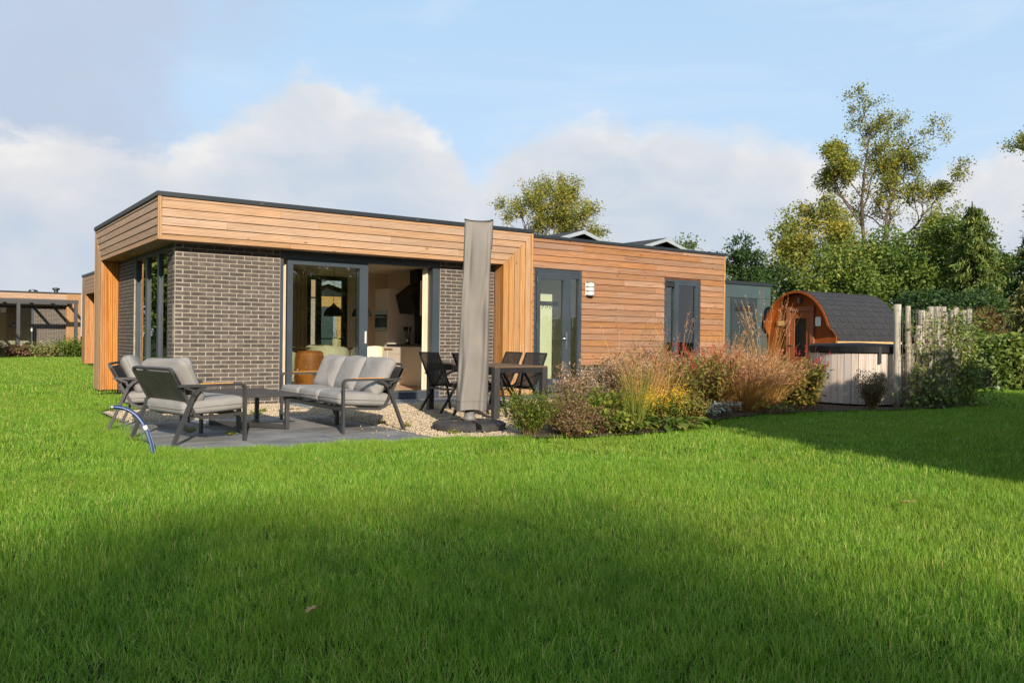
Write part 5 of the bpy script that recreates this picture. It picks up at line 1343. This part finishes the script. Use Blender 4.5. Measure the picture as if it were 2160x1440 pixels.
def on_paths(P, lo, hi, per, rng):
    n, m, _ = P.shape; s_ = rng.uniform(lo, hi, (n, per)) * (m - 1); i = np.minimum(s_.astype(int), m - 2); f_ = s_ - i; r = np.arange(n)[:, None]
    return (P[r, i] * (1 - f_)[..., None] + P[r, i + 1] * f_[..., None]).reshape(-1, 3), (P[r, i + 1] - P[r, i]).reshape(-1, 3)


PG = 'plants in the flower border'


def fan(rng, n, r, lo, hi, h, hv=.2):
    a = rng.uniform(0, 2 * math.pi, n); rr = r * np.sqrt(rng.uniform(0, 1, n)); base = np.stack([rr * np.cos(a), rr * np.sin(a), np.zeros(n)], 1)
    return base, a + rng.normal(size=n) * .6, rng.uniform(lo, hi, n), h * (1 + rng.uniform(-hv, hv, n))


def shrub(name, loc, r, h, label, mat, seed, n=2200, leaf=.035, ratio=.45, stems=60, cat='shrub', upright=0.0, stem_lean=.7):
    rng = rng_of(seed); o = empty(name, loc, 0, label, cat, PG)
    b, az, ln, L_ = fan(rng, stems, r * .35, .05, stem_lean, h * 1.02, .25); P = paths(b, az, ln, np.full(stems, .15), L_, 6)
    geo_obj('stems', path_ribbons(P, .006, .002, rng), 'stem', o)
    c, d = on_paths(P, .18, 1.03, max(1, n // stems), rng); c = c + rng.normal(size=c.shape) * np.array([.16, .16, .05]) * r; c[:, 2] = np.maximum(c[:, 2], .015)
    geo_obj('foliage', leaf_geo(c, leaf, rng, ratio, .2, d / (np.linalg.norm(d, axis=1)[:, None] + 1e-9) if upright else None), mat, o)
    return o


def seed_bush(name, loc, r, h, label, seed, stems=90, heads=5):
    rng = rng_of(seed); o = empty(name, loc, 0, label, 'plant', PG)
    b, az, ln, L_ = fan(rng, stems, r * .4, .02, .55, h, .18); P = paths(b, az, ln, rng.uniform(0, .3, stems), L_, 7)
    geo_obj('stems', path_ribbons(P, .006, .003, rng), 'stem', o)
    c, d = on_paths(P, .15, .85, 16, rng); c += rng.normal(size=c.shape) * .03
    geo_obj('foliage', leaf_geo(c, .045, rng, .32, .1), 'aster_leaf', o)
    hc, _ = on_paths(P, .80, 1.0, heads, rng); hc += rng.normal(size=hc.shape) * np.array([.05, .05, .03])
    k = 6; c = np.repeat(hc, k, 0); c += rng.normal(size=c.shape) * .008; cv = np.repeat(rng.uniform(0, 1, len(hc)), k)
    geo_obj('seed_heads', leaf_geo(c, .020, rng, .8, .0, cv=np.clip(cv + rng.normal(size=len(c)) * .1, 0, 1)), 'seed_head', o)
    return o


def tuft_grass(name, loc, r, h, label, mat, seed, n=260, w=.006, lean=(.02, .5), bend=(.2, .9), plume=None, pl=(.62, 1.0), per=14, pn=60, psize=.03, stalk_h=1.15, cat='ornamental grass'):
    rng = rng_of(seed); o = empty(name, loc, 0, label, cat, PG)
    b, az, ln, L_ = fan(rng, n, r * .4, lean[0], lean[1], h, .3); P = paths(b, az, ln, rng.uniform(bend[0], bend[1], n), L_, 7)
    geo_obj('blades', path_ribbons(P, w, .001, rng), mat, o)
    if plume:
        b, az, ln, L_ = fan(rng, pn, r * .3, lean[0], lean[1] * .9, h * stalk_h, .15); P = paths(b, az, ln, rng.uniform(bend[0] * .6, bend[1] * .9, pn), L_, 9)
        geo_obj('stalks', path_ribbons(P, .0075, .003, rng), 'straw', o)
        c, d = on_paths(P, pl[0], pl[1], per, rng); c += rng.normal(size=c.shape) * psize * .35
        geo_obj('plumes', leaf_geo(c, psize * 1.5, rng, .16, .0, d / (np.linalg.norm(d, axis=1)[:, None] + 1e-9)), plume, o)
    return o


def flower_stand(name, loc, r, h, label, flower, seed, stems=40, spike=(.86, 1.0), per=30, fsize=.014, spread=.012, leaves=1500, leafsz=.06, leafmat_='lush_leaf', lratio=.35, flowering=1.0, lh=.8):
    rng = rng_of(seed); o = empty(name, loc, 0, label, 'flowering plant', PG)
    b, az, ln, L_ = fan(rng, stems, r * .5, .02, .45, h, .15); P = paths(b, az, ln, rng.uniform(0, .25, stems), L_, 8)
    geo_obj('stems', path_ribbons(P, .006, .003, rng), 'stem', o)
    c, d = on_paths(P, .08, lh, max(1, leaves // stems), rng); c += rng.normal(size=c.shape) * np.array([.05, .05, .02])
    geo_obj('foliage', leaf_geo(c, leafsz, rng, lratio, .4), leafmat_, o)
    for k in range(max(3, int(stems * flowering))):
        c, d = on_paths(P[k:k + 1], spike[0], spike[1], per, rng); c += rng.normal(size=c.shape) * spread
        geo_obj('flower_spike', leaf_geo(c, fsize, rng, .7, .0), flower, o)
    return o


def broad_leaves(name, loc, r, label, mat, seed, n=40, size=.13, h=.12):
    rng = rng_of(seed); o = empty(name, loc, 0, label, 'plant', PG); V, F, A = [], [], []; k = 0
    for i in range(n):
        a = rng.uniform(0, 6.283); rr = r * math.sqrt(rng.uniform(0, 1)); c = np.array([rr * math.cos(a), rr * math.sin(a), h * rng.uniform(.3, 1.0)]); az = a + rng.normal() * .6; ti = rng.uniform(-.2, .7); s_ = size * rng.uniform(.6, 1.2)
        f_ = np.array([math.cos(az) * math.cos(ti), math.sin(az) * math.cos(ti), -math.sin(ti) * .6]); sd2 = np.array([-math.sin(az), math.cos(az), 0]); up_ = np.cross(f_, sd2)
        pts = [c]
        for t, w in ((.25, .26), (.55, .33), (.82, .2)):
            for s in (-1, 1): pts.append(c + f_ * s_ * t + sd2 * s * w * s_ + up_ * (.05 * s_ + .06 * s_ * math.sin(3 * t)))
            pts.append(c + f_ * s_ * t + up_ * -.02 * s_)
        pts.append(c + f_ * s_ - np.array([0, 0, .15 * s_]))
        V.append(np.array(pts)); q = [(0, 1, 3, 3), (0, 3, 2, 2), (1, 4, 6, 3), (3, 6, 5, 2), (4, 7, 9, 6), (6, 9, 8, 5), (7, 10, 9, 9), (9, 10, 8, 8)]
        F.extend([tuple(k + x for x in (f if f[2] != f[3] else f[:3])) for f in q]); A.extend([rng.uniform()] * len(pts)); k += len(pts)
    me = bpy.data.meshes.new('leaves'); me.from_pydata(np.concatenate(V).tolist(), [], F); at = me.attributes.new('cv', 'FLOAT', 'POINT'); at.data.foreach_set('value', np.array(A, dtype=np.float32)); me.shade_smooth()
    link('leaves', me, mat, o)
    b, az, ln, L_ = fan(rng, 24, r * .8, .1, .8, h, .3); geo_obj('stems', path_ribbons(paths(b, az, ln, np.full(24, .3), L_, 4), .006, .004, rng), 'stem', o)
    return o


shrub('green_shrub', (2.70, -5.08, .03), .24, .40, 'bright green fine leaved shrub at the left end of the border beside the parasol foot', 'shrub_leaf', 101, 5200, .034, .30, 110, upright=1, stem_lean=.75)
shrub('heath_shrub', (3.18, -5.10, .03), .26, .36, 'brown and pink heath like shrub next to the bright green one', 'heath_leaf', 102, 4200, .028, .5, 90, stem_lean=.9)
shrub('heath_shrub', (3.46, -5.36, .03), .20, .24, 'low russet heath clump at the very front of the border', 'heath_leaf', 103, 2600, .028, .5, 60, stem_lean=1.0)
broad_leaves('leafy_plant', (3.08, -5.40, .03), .20, 'small patch of green leaves under the heath shrubs', 'lush_leaf', 104, 50, .07, .14)
shrub('leafy_plant', (3.85, -4.95, .03), .34, .36, 'yellow green leafy perennial in the front middle of the border', 'lush_leaf', 105, 2200, .055, .6, 60, 'plant', stem_lean=.9)
shrub('dry_perennial', (4.15, -4.65, .03), .30, .42, 'pinkish brown withering perennial behind the leafy one', 'heath_leaf', 106, 3000, .034, .5, 70, 'plant', stem_lean=.8)
broad_leaves('leafy_plant', (3.88, -5.45, .03), .26, 'yellowing large leaved clump at the lawn edge', 'lush_leaf', 107, 36, .15, .15)
shrub('leafy_plant', (3.62, -5.50, .03), .22, .22, 'low green leafed plant at the lawn edge between heath and yellowing clump', 'lush_leaf', 108, 1500, .05, .6, 46, 'plant', stem_lean=1.0)
shrub('heath_shrub', (2.98, -5.48, .03), .17, .20, 'small mixed brown green tuft in front of the heath shrubs', 'heath_leaf', 109, 1600, .026, .5, 46, stem_lean=1.0)
shrub('dry_perennial', (3.60, -4.62, .03), .28, .40, 'brown dry perennial behind the heath shrub beside the gravel', 'aster_leaf', 110, 2200, .036, .45, 60, 'plant', stem_lean=.8)
shrub('leafy_plant', (5.30, -4.95, .03), .26, .30, 'olive leafed plant right of the goldenrod', 'bistort_leaf', 117, 1900, .05, .5, 50, 'plant', stem_lean=.9)
tuft_grass('straw_grass', (5.35, -4.45, .03), .22, .72, 'thin straw grass right of the goldenrod', 'straw', 123, 110, .006, (.05, .5), (.1, .6), 'plume', pn=36, psize=.03, stalk_h=1.05)
seed_bush('faded_aster', (4.30, -3.95, .03), .26, .52, 'small faded aster with brown seed heads left of the big ones', 111, 60, 6)
seed_bush('faded_aster', (4.62, -3.45, .03), .10, .62, 'single airy seed head before the glazed door', 112, 9, 16)
seed_bush('faded_aster', (5.05, -4.00, .03), .40, .70, 'large faded aster mound, leftmost of the big mounds', 113, 120, 8)
seed_bush('faded_aster', (5.55, -3.70, .03), .42, .78, 'large faded aster mound in the middle', 114, 130, 8)
seed_bush('faded_aster', (6.15, -3.50, .03), .40, .78, 'large faded aster mound, rightmost, under the bedroom window', 115, 120, 8)
shrub('bronze_plant', (6.55, -3.05, .03), .20, .92, 'bronze green bushy plant head rising behind the asters', 'heath_leaf', 116, 1800, .03, .6, 40, 'plant', stem_lean=.3)
tuft_grass('green_grass_clump', (3.98, -5.36, .03), .16, .62, 'fresh green upright grass clump at the lawn edge', 'grass_green', 121, 190, .006, (.02, .28), (.05, .45))
tuft_grass('straw_grass', (4.72, -4.75, .03), .26, .84, 'straw coloured arching grass in the middle of the border', 'straw', 122, 150, .006, (.05, .45), (.1, .6), 'plume', pn=50, psize=.03, stalk_h=1.05)
flower_stand('goldenrod', (4.25, -5.12, .03), .24, .38, 'yellow goldenrod, left clump at the front of the border', 'gold_flower', 131, 36, (.55, 1.0), 40, .016, .028, 1300, .05)
flower_stand('goldenrod', (4.85, -5.02, .03), .28, .42, 'yellow goldenrod, right clump beside the broad leaves', 'gold_flower', 132, 40, (.55, 1.0), 38, .016, .028, 1400, .05)
broad_leaves('broad_leaved_plant', (4.55, -5.48, .03), .30, 'rosette of broad green leaves at the lawn edge under the goldenrod', 'shrub_leaf', 133, 46, .19, .13)
flower_stand('red_bistort', (5.75, -4.30, .03), .36, .86, 'red spiked bistort, left clump behind the goldenrod', 'red_flower', 141, 46, (.87, 1.0), 36, .016, .008, 1700, .075, 'bistort_leaf', lh=.82, flowering=.40)
flower_stand('red_bistort', (6.55, -4.05, .03), .40, .96, 'red spiked bistort, middle clump before the bedroom window', 'red_flower', 142, 50, (.87, 1.0), 36, .016, .008, 1700, .075, 'bistort_leaf', lh=.82, flowering=.45)
flower_stand('red_bistort', (8.55, -4.25, .03), .46, .88, 'red spiked bistort in front of the hot tub planks', 'red_flower', 143, 60, (.87, 1.0), 36, .016, .008, 3200, .085, 'bistort_leaf', lh=.78, flowering=.4)
for k, (x, y) in enumerate([(5.75, -4.78), (6.15, -4.62), (6.5, -4.52)]):
    broad_leaves('silver_plant', (x, y, .03), .20, ['low silver leaved plant, left of the three at the lawn edge', 'low silver leaved plant, middle of the three at the lawn edge', 'low silver leaved plant, right of the three at the lawn edge'][k], 'silver_leaf', 150 + k, 60, .075, .20)
tuft_grass('plumed_grass', (7.30, -4.22, .03), .44, .84, 'big pinkish tan fountain grass in the right half of the border', 'straw', 161, 330, .005, (.05, .75), (.3, 1.0), 'plume', pn=230, per=26, psize=.036, stalk_h=1.08)
tuft_grass('plumed_grass', (6.90, -3.95, .03), .34, .80, 'smaller tan fountain grass left of the big one', 'straw', 162, 220, .005, (.05, .7), (.3, 1.0), 'plume', pn=130, per=24, psize=.034, stalk_h=1.08)
tuft_grass('plumed_grass', (7.95, -4.10, .03), .38, .76, 'tan fountain grass right of the big one', 'straw', 163, 260, .005, (.05, .75), (.3, 1.0), 'plume', pn=150, per=24, psize=.034, stalk_h=1.08)
tuft_grass('giant_oat_grass', (8.45, -3.65, .03), .22, .95, 'tall golden oat grass with thin stalks before the sauna door', 'straw', 164, 130, .006, (.02, .3), (.05, .5), 'plume', pl=(.72, 1.0), pn=34, per=16, psize=.034, stalk_h=1.75)
tuft_grass('giant_oat_grass', (6.85, -3.25, .03), .18, .90, 'tall golden oat grass fanning up before the bedroom window', 'straw', 165, 70, .006, (.02, .4), (.05, .6), 'plume', pl=(.76, 1.0), pn=20, per=12, psize=.032, stalk_h=1.72)
tuft_grass('giant_oat_grass', (5.75, -3.15, .03), .12, .70, 'few thin golden stalks before the bare cladding', 'straw', 166, 24, .005, (.02, .3), (.05, .5), 'plume', pl=(.8, 1.0), pn=7, per=12, psize=.03, stalk_h=1.9)
tuft_grass('reddish_grass', (8.10, -3.2, .03), .3, 1.0, 'reddish tan grass behind the fountain grasses near the shed door', 'plume', 167, 150, .006, (.02, .35), (.05, .5), 'plume', pn=60, per=16, psize=.03, stalk_h=1.1)
broad_leaves('leafy_plant', (7.45, -4.62, .03), .30, 'low yellow green leaves under the fountain grass', 'lush_leaf', 168, 46, .11, .18)
shrub('dark_shrub', (9.42, -4.93, .03), .22, .50, 'dark brownish upright shrub in front of the hot tub', 'dark_shrub_leaf', 171, 3600, .03, .45, 90, upright=1, stem_lean=.5)

# climber on the poles
rng = rng_of(181)
cl_ = empty('climbing_plant', (10.1, -4.96, 0), 0, 'leafy climber growing over the wooden poles and wire mesh', 'climber')
V_ = []
for k in range(46):
    x = rng.uniform(.08, 2.35); z = 0; p = [np.array([x, -.09, 0])]
    for _ in range(14):
        x += rng.normal() * .07 + .01; z += rng.uniform(.06, .16); p.append(np.array([x, -.09 + rng.normal() * .03, min(z, 1.68 + rng.uniform(-.1, .08))]))
    V_.append(np.array(p))
V_ = np.array(V_); geo_obj('vines', path_ribbons(V_, .010, .004, rng), 'stem', cl_)
c, _ = on_paths(V_, 0, 1, 110, rng); dens = np.clip(.25 + .75 * (c[:, 0] / 2.2) + .35 * (.6 - c[:, 2]), .15, 1); c = c[rng.uniform(size=len(c)) < dens]
c += rng.normal(size=c.shape) * np.array([.07, .06, .05]); c[:, 2] = np.abs(c[:, 2])
e_ = rng.normal(size=(1000, 3)) * np.array([.22, .16, .42]) + np.array([2.3, 0, .75]); e_[:, 2] = np.abs(e_[:, 2]); e2 = rng.normal(size=(800, 3)) * np.array([.75, .15, .14]) + np.array([1.3, -.08, .16]); e2[:, 2] = np.abs(e2[:, 2])
geo_obj('leaves', leaf_geo(np.concatenate([c, e_, e2]), .052, rng, .75, .2), 'hedge_leaf', cl_)

# bushes by the far bungalow
for k, (x, y, r, h, mt, lb) in enumerate([(-.2, 29.6, .7, .5, 'shrub_leaf', 'green shrub by the far terrace, leftmost'), (.8, 29.4, .7, .5, 'heath_leaf', 'reddish shrub by the far terrace'), (1.9, 29.2, .8, .6, 'pale_leaf', 'tan shrub by the far terrace'), (3.0, 29.0, .8, .8, 'shrub_leaf', 'taller light green shrub at the far bungalow corner'), (3.75, 29.8, .6, .6, 'rust_leaf', 'russet shrub at the far bungalow corner')]):
    o = shrub('shrub', (x, y, 0), r, h, lb, mt, 190 + k, 1600, .12, .5, 50, stem_lean=.9); o['group'] = 'shrubs by the far bungalow'

# weeds in the gravel and on the paving
for k, (x, y, z, s_) in enumerate([(.95, -1.35, .014, .07), (1.95, -3.7, .014, .06), (1.85, -3.25, .014, .05), (2.4, -4.3, .014, .12), (-.05, -3.55, .02, .05), (-.35, -3.1, .02, .06), (2.05, -4.55, .014, .05), (1.15, -1.0, .014, .06)]):
    lb = ['weed tuft in the gravel before the brick wall', 'weed tuft in the gravel right of the sofa', 'weed tuft in the gravel behind the sofa end', 'dry weed at the parasol foot', 'flat weed on the paving under the front armchair', 'small weed on the paving beside the coffee table', 'weed tuft at the gravel edge near the lawn', 'weed tuft in the gravel beside the sliding door'][k]
    o = shrub('weed', (x, y, z), s_ * 1.4, s_, lb, 'grass_green' if k != 3 else 'straw', 210 + k, 120, .025, .4, 14, 'weed', stem_lean=1.2); o['group'] = 'weeds'

# fallen leaves
for k, (x, y, a, sz, lb) in enumerate([(-1.573, -9.555, .5, .08, 'curled pale brown fallen leaf on the near lawn'), (2.337, -9.602, 1.9, .085, 'orange brown fallen leaf on the lawn at the right'), (6.135, -7.968, 2.7, .07, 'small yellow fallen leaf in the shaded lawn')]):
    rg = rng_of(230 + k); vs = []; fs = []
    outl = [(0, 0), (.18, .22), (.32, .16), (.45, .34), (.6, .22), (.78, .28), (.88, .12), (1.0, 0)]
    pts = [(x_, y_) for x_, y_ in outl] + [(x_, -y_) for x_, y_ in outl[-2:0:-1]]
    vs = [(sz * px, sz * py, .066 + sz * (.75 * abs(py) + .25 * (px - .5) ** 2)) for px, py in pts] + [(sz * px, sz * py, .0675 + sz * (.75 * abs(py) + .25 * (px - .5) ** 2)) for px, py in pts]
    mid = [(sz * t, 0, .05 + sz * .25 * (t - .5) ** 2) for t in (.25, .5, .75)]
    n = len(pts); m = MB(); m.v = vs; m.f = [tuple(range(n)), tuple(range(2 * n - 1, n - 1, -1))] + [(i, (i + 1) % n, n + (i + 1) % n, n + i) for i in range(n)]
    o = m.build('fallen_leaf', 'fallen_leaf', None, False, (x, y, .0), (R(rg.uniform(-15, 15)), R(rg.uniform(-15, 15)), a)); tag(o, lb, 'leaf', 'fallen leaves')


# ================================================================== LAWN GRASS, PEBBLES (uncountable)
def scatter_object(name, pts, rot, scl, idx, sources, label, cat):
    me = bpy.data.meshes.new(name); me.vertices.add(len(pts)); me.vertices.foreach_set('co', np.ascontiguousarray(pts, dtype=np.float32).ravel())
    for nm, tp, key, arr in (('rot', 'FLOAT_VECTOR', 'vector', rot), ('scl', 'FLOAT_VECTOR', 'vector', scl), ('idx', 'INT', 'value', idx)):
        a = me.attributes.new(nm, tp, 'POINT'); a.data.foreach_set(key, np.ascontiguousarray(arr, dtype=np.int32 if tp == 'INT' else np.float32).ravel())
    o = bpy.data.objects.new(name, me); col.objects.link(o); tag(o, label, cat, kind='stuff')
    cl = bpy.data.collections.new(name + '_source')
    for i, (sm, mt) in enumerate(sources):
        so_ = bpy.data.objects.new('%s_piece_%02d' % (name, i), sm); cl.objects.link(so_)
        if not sm.materials: sm.materials.append(MATS[mt])
    ng = bpy.data.node_groups.new(name + '_scatter', 'GeometryNodeTree')
    ng.interface.new_socket('Geometry', in_out='INPUT', socket_type='NodeSocketGeometry'); ng.interface.new_socket('Geometry', in_out='OUTPUT', socket_type='NodeSocketGeometry')
    N = ng.nodes; gi = N.new('NodeGroupInput'); go = N.new('NodeGroupOutput'); iop = N.new('GeometryNodeInstanceOnPoints'); ci = N.new('GeometryNodeCollectionInfo')
    ci.inputs['Collection'].default_value = cl; ci.inputs['Separate Children'].default_value = True; ci.inputs['Reset Children'].default_value = True
    def na(nm, tp): q = N.new('GeometryNodeInputNamedAttribute'); q.data_type = tp; q.inputs['Name'].default_value = nm; return q.outputs[0]
    iop.inputs['Pick Instance'].default_value = True
    ng.links.new(gi.outputs[0], iop.inputs['Points']); ng.links.new(ci.outputs[0], iop.inputs['Instance']); ng.links.new(na('idx', 'INT'), iop.inputs['Instance Index'])
    ng.links.new(na('rot', 'FLOAT_VECTOR'), iop.inputs['Rotation']); ng.links.new(na('scl', 'FLOAT_VECTOR'), iop.inputs['Scale']); ng.links.new(iop.outputs[0], go.inputs[0])
    md = o.modifiers.new('scatter', 'NODES'); md.node_group = ng
    return o


def inside(pts, poly):
    x, y = pts[:, 0], pts[:, 1]; r = np.zeros(len(pts), bool); n = len(poly)
    for i in range(n):
        (x0, y0), (x1, y1) = poly[i], poly[(i + 1) % n]
        k = ((y0 > y) != (y1 > y)) & (x < (x1 - x0) * (y - y0) / (y1 - y0 + 1e-12) + x0); r ^= k
    return r


def lawn_ok(p):
    wob = .05 * np.sin(p[:, 0] * 5.3 + 1) + .04 * np.sin(p[:, 0] * 11.7) + .03 * np.sin(p[:, 1] * 8.1)
    q = p.copy(); q[:, 1] += wob; q[:, 0] += .05 * np.sin(p[:, 1] * 6.1)
    bad = inside(q, [(-.80, .3), (-.85, -1.55), (-.93, -4.0), (-.75, -4.62), (.9, -4.80), (1.6, -4.90), (2.4, -5.08), (2.9, -5.2), (2.9, .4), (0, .4)])
    bad |= inside(q, BED) | inside(p, [(-.05, -.1), (14, -.1), (14, 6), (-.05, 6)]) | inside(p, [(2.9, -4.6), (9.6, -3.1), (9.6, .4), (2.9, .4)])
    bad |= inside(p, [(9.2, -5.0), (13, -5.0), (17, -2.6), (17, 1), (9.2, 1)]) | inside(p, [(1.8, 14.4), (8.5, 14.4), (8.5, 20), (1.8, 20)]) | (p[:, 1] > 30.2)
    return ~bad


def tuft_mesh(name, n, rad, h, w, seed, K=3):
    rng = rng_of(seed); a = rng.uniform(0, 6.283, n); r = rad * np.sqrt(rng.uniform(0, 1, n)); b = np.stack([r * np.cos(a), r * np.sin(a), np.full(n, -.01)], 1)
    hh = h * rng.uniform(.45, 1.2, n); cv = np.clip(rng.beta(1.5, 1.6, n) * .96, 0, 1); dead = rng.uniform(size=n) < .035; cv[dead] = 1.0
    ln = np.abs(rng.normal(size=n)) * .55; 
    return fast_mesh(name, *blade_geo(b, rng.uniform(0, 6.283, n), ln, rng.uniform(.1, .9, n), hh, np.full(n, w) * rng.uniform(.7, 1.3, n), rng, K, cv))


rng = rng_of(300)
src = [(tuft_mesh('g%d' % i, 120, .115, .058, .0028, 310 + i), 'lawn_blade') for i in range(8)] + [(tuft_mesh('m%d' % i, 200, .225, .052, .0040, 320 + i, 2), 'lawn_blade') for i in range(6)] + [(tuft_mesh('f%d' % i, 260, .46, .055, .008, 330 + i, 2), 'lawn_blade') for i in range(4)]
CX, CY = CAM.x, CAM.y
sets = []
for r0, r1, dens, i0, i1 in ((1.0, 7.5, 125, 0, 8), (7.4, 16, 36, 8, 14), (15.8, 46, 8.5, 14, 18)):
    st = 1 / math.sqrt(dens); gx, gy = np.meshgrid(np.arange(-r1, r1, st), np.arange(-r1, r1, st)); p = np.stack([gx.ravel(), gy.ravel(), np.zeros(gx.size)], 1)
    p[:, :2] += rng.uniform(-.6, .6, (len(p), 2)) * st; rr = np.hypot(p[:, 0], p[:, 1]); da = (np.arctan2(p[:, 1], p[:, 0]) - R(54.8) + math.pi) % (2 * math.pi) - math.pi
    p = p[(rr > r0) & (rr < r1) & (np.abs(da) < R(44))] + np.array([CX, CY, 0]); p = p[lawn_ok(p)]; sets.append((p, rng.integers(i0, i1, len(p))))
# thicker fringe along the terrace and border edges
e1 = np.stack([rng.uniform(-1.1, 2.6, 1100), rng.uniform(-5.45, -4.55, 1100), np.zeros(1100)], 1); e2 = np.stack([rng.uniform(-1.35, -.8, 500), rng.uniform(-4.7, .2, 500), np.zeros(500)], 1)
e1 = np.concatenate([e1, e2]); e1 = e1[lawn_ok(e1)]; sets.append((e1, rng.integers(0, 8, len(e1))))
pts = np.concatenate([s[0] for s in sets]); idx = np.concatenate([s[1] for s in sets]); n = len(pts)
big = np.array([mnoise.noise(Vector((x * .6, y * .6, 0))) + .6 * mnoise.noise(Vector((x * 2.1, y * 2.1, 4))) for x, y, _ in pts])
hs = np.clip(1 + .38 * big + rng.normal(size=n) * .13, .5, 1.7)
scl = np.stack([np.ones(n), np.ones(n), hs], 1); rot = np.stack([rng.normal(size=n) * .06, rng.normal(size=n) * .06, rng.uniform(0, 6.283, n)], 1)
scatter_object('lawn_grass', pts, rot, scl, idx, src, 'short green grass blades of the lawn', 'grass')


def pebble(seed):
    rg = rng_of(seed); bm = bmesh.new(); bmesh.ops.create_icosphere(bm, subdivisions=1, radius=1.0)
    s_ = rg.uniform(.6, 1.15, 3) * np.array([1, .85, .6])
    for v in bm.verts: v.co = Vector((v.co.x * s_[0], v.co.y * s_[1], v.co.z * s_[2])) * rg.uniform(.88, 1.1)
    me = bpy.data.meshes.new('p'); bm.to_mesh(me); bm.free(); me.shade_smooth(); return me


n = 90000
p = np.stack([rng.uniform(-.7, 9.2, n), rng.uniform(-5.0, .34, n), np.full(n, .014)], 1)
ok = inside(p, [(-.66, .2), (-.66, -1.70), (1.70, -1.70), (1.70, -4.78), (2.35, -5.0), (3.1, -4.75), (9.2, -2.6), (9.2, .34), (.3, .34)]) & ~((p[:, 0] > 1.88) & (p[:, 1] > -.63) & (p[:, 0] < 9.2)) & ~((p[:, 0] < .3) & (p[:, 1] > .0)) & ~((p[:, 0] > .28) & (p[:, 1] > .29))
stray = np.stack([rng.uniform(1.2, 1.7, 40), rng.uniform(-4.6, -1.7, 40), np.full(40, .026)], 1)
p = np.concatenate([p[ok], stray]); n = len(p); s_ = rng.uniform(.006, .0145, n); p[:, 2] += rng.uniform(0, .010, n)
scatter_object('gravel_pebbles', p, rng.uniform(0, 6.283, (n, 3)) * np.array([.15, .15, 1]), np.stack([s_, s_, s_], 1), rng.integers(0, 6, n), [(pebble(350 + i), 'pebble') for i in range(6)], 'loose beige pebbles between terrace and house', 'gravel')
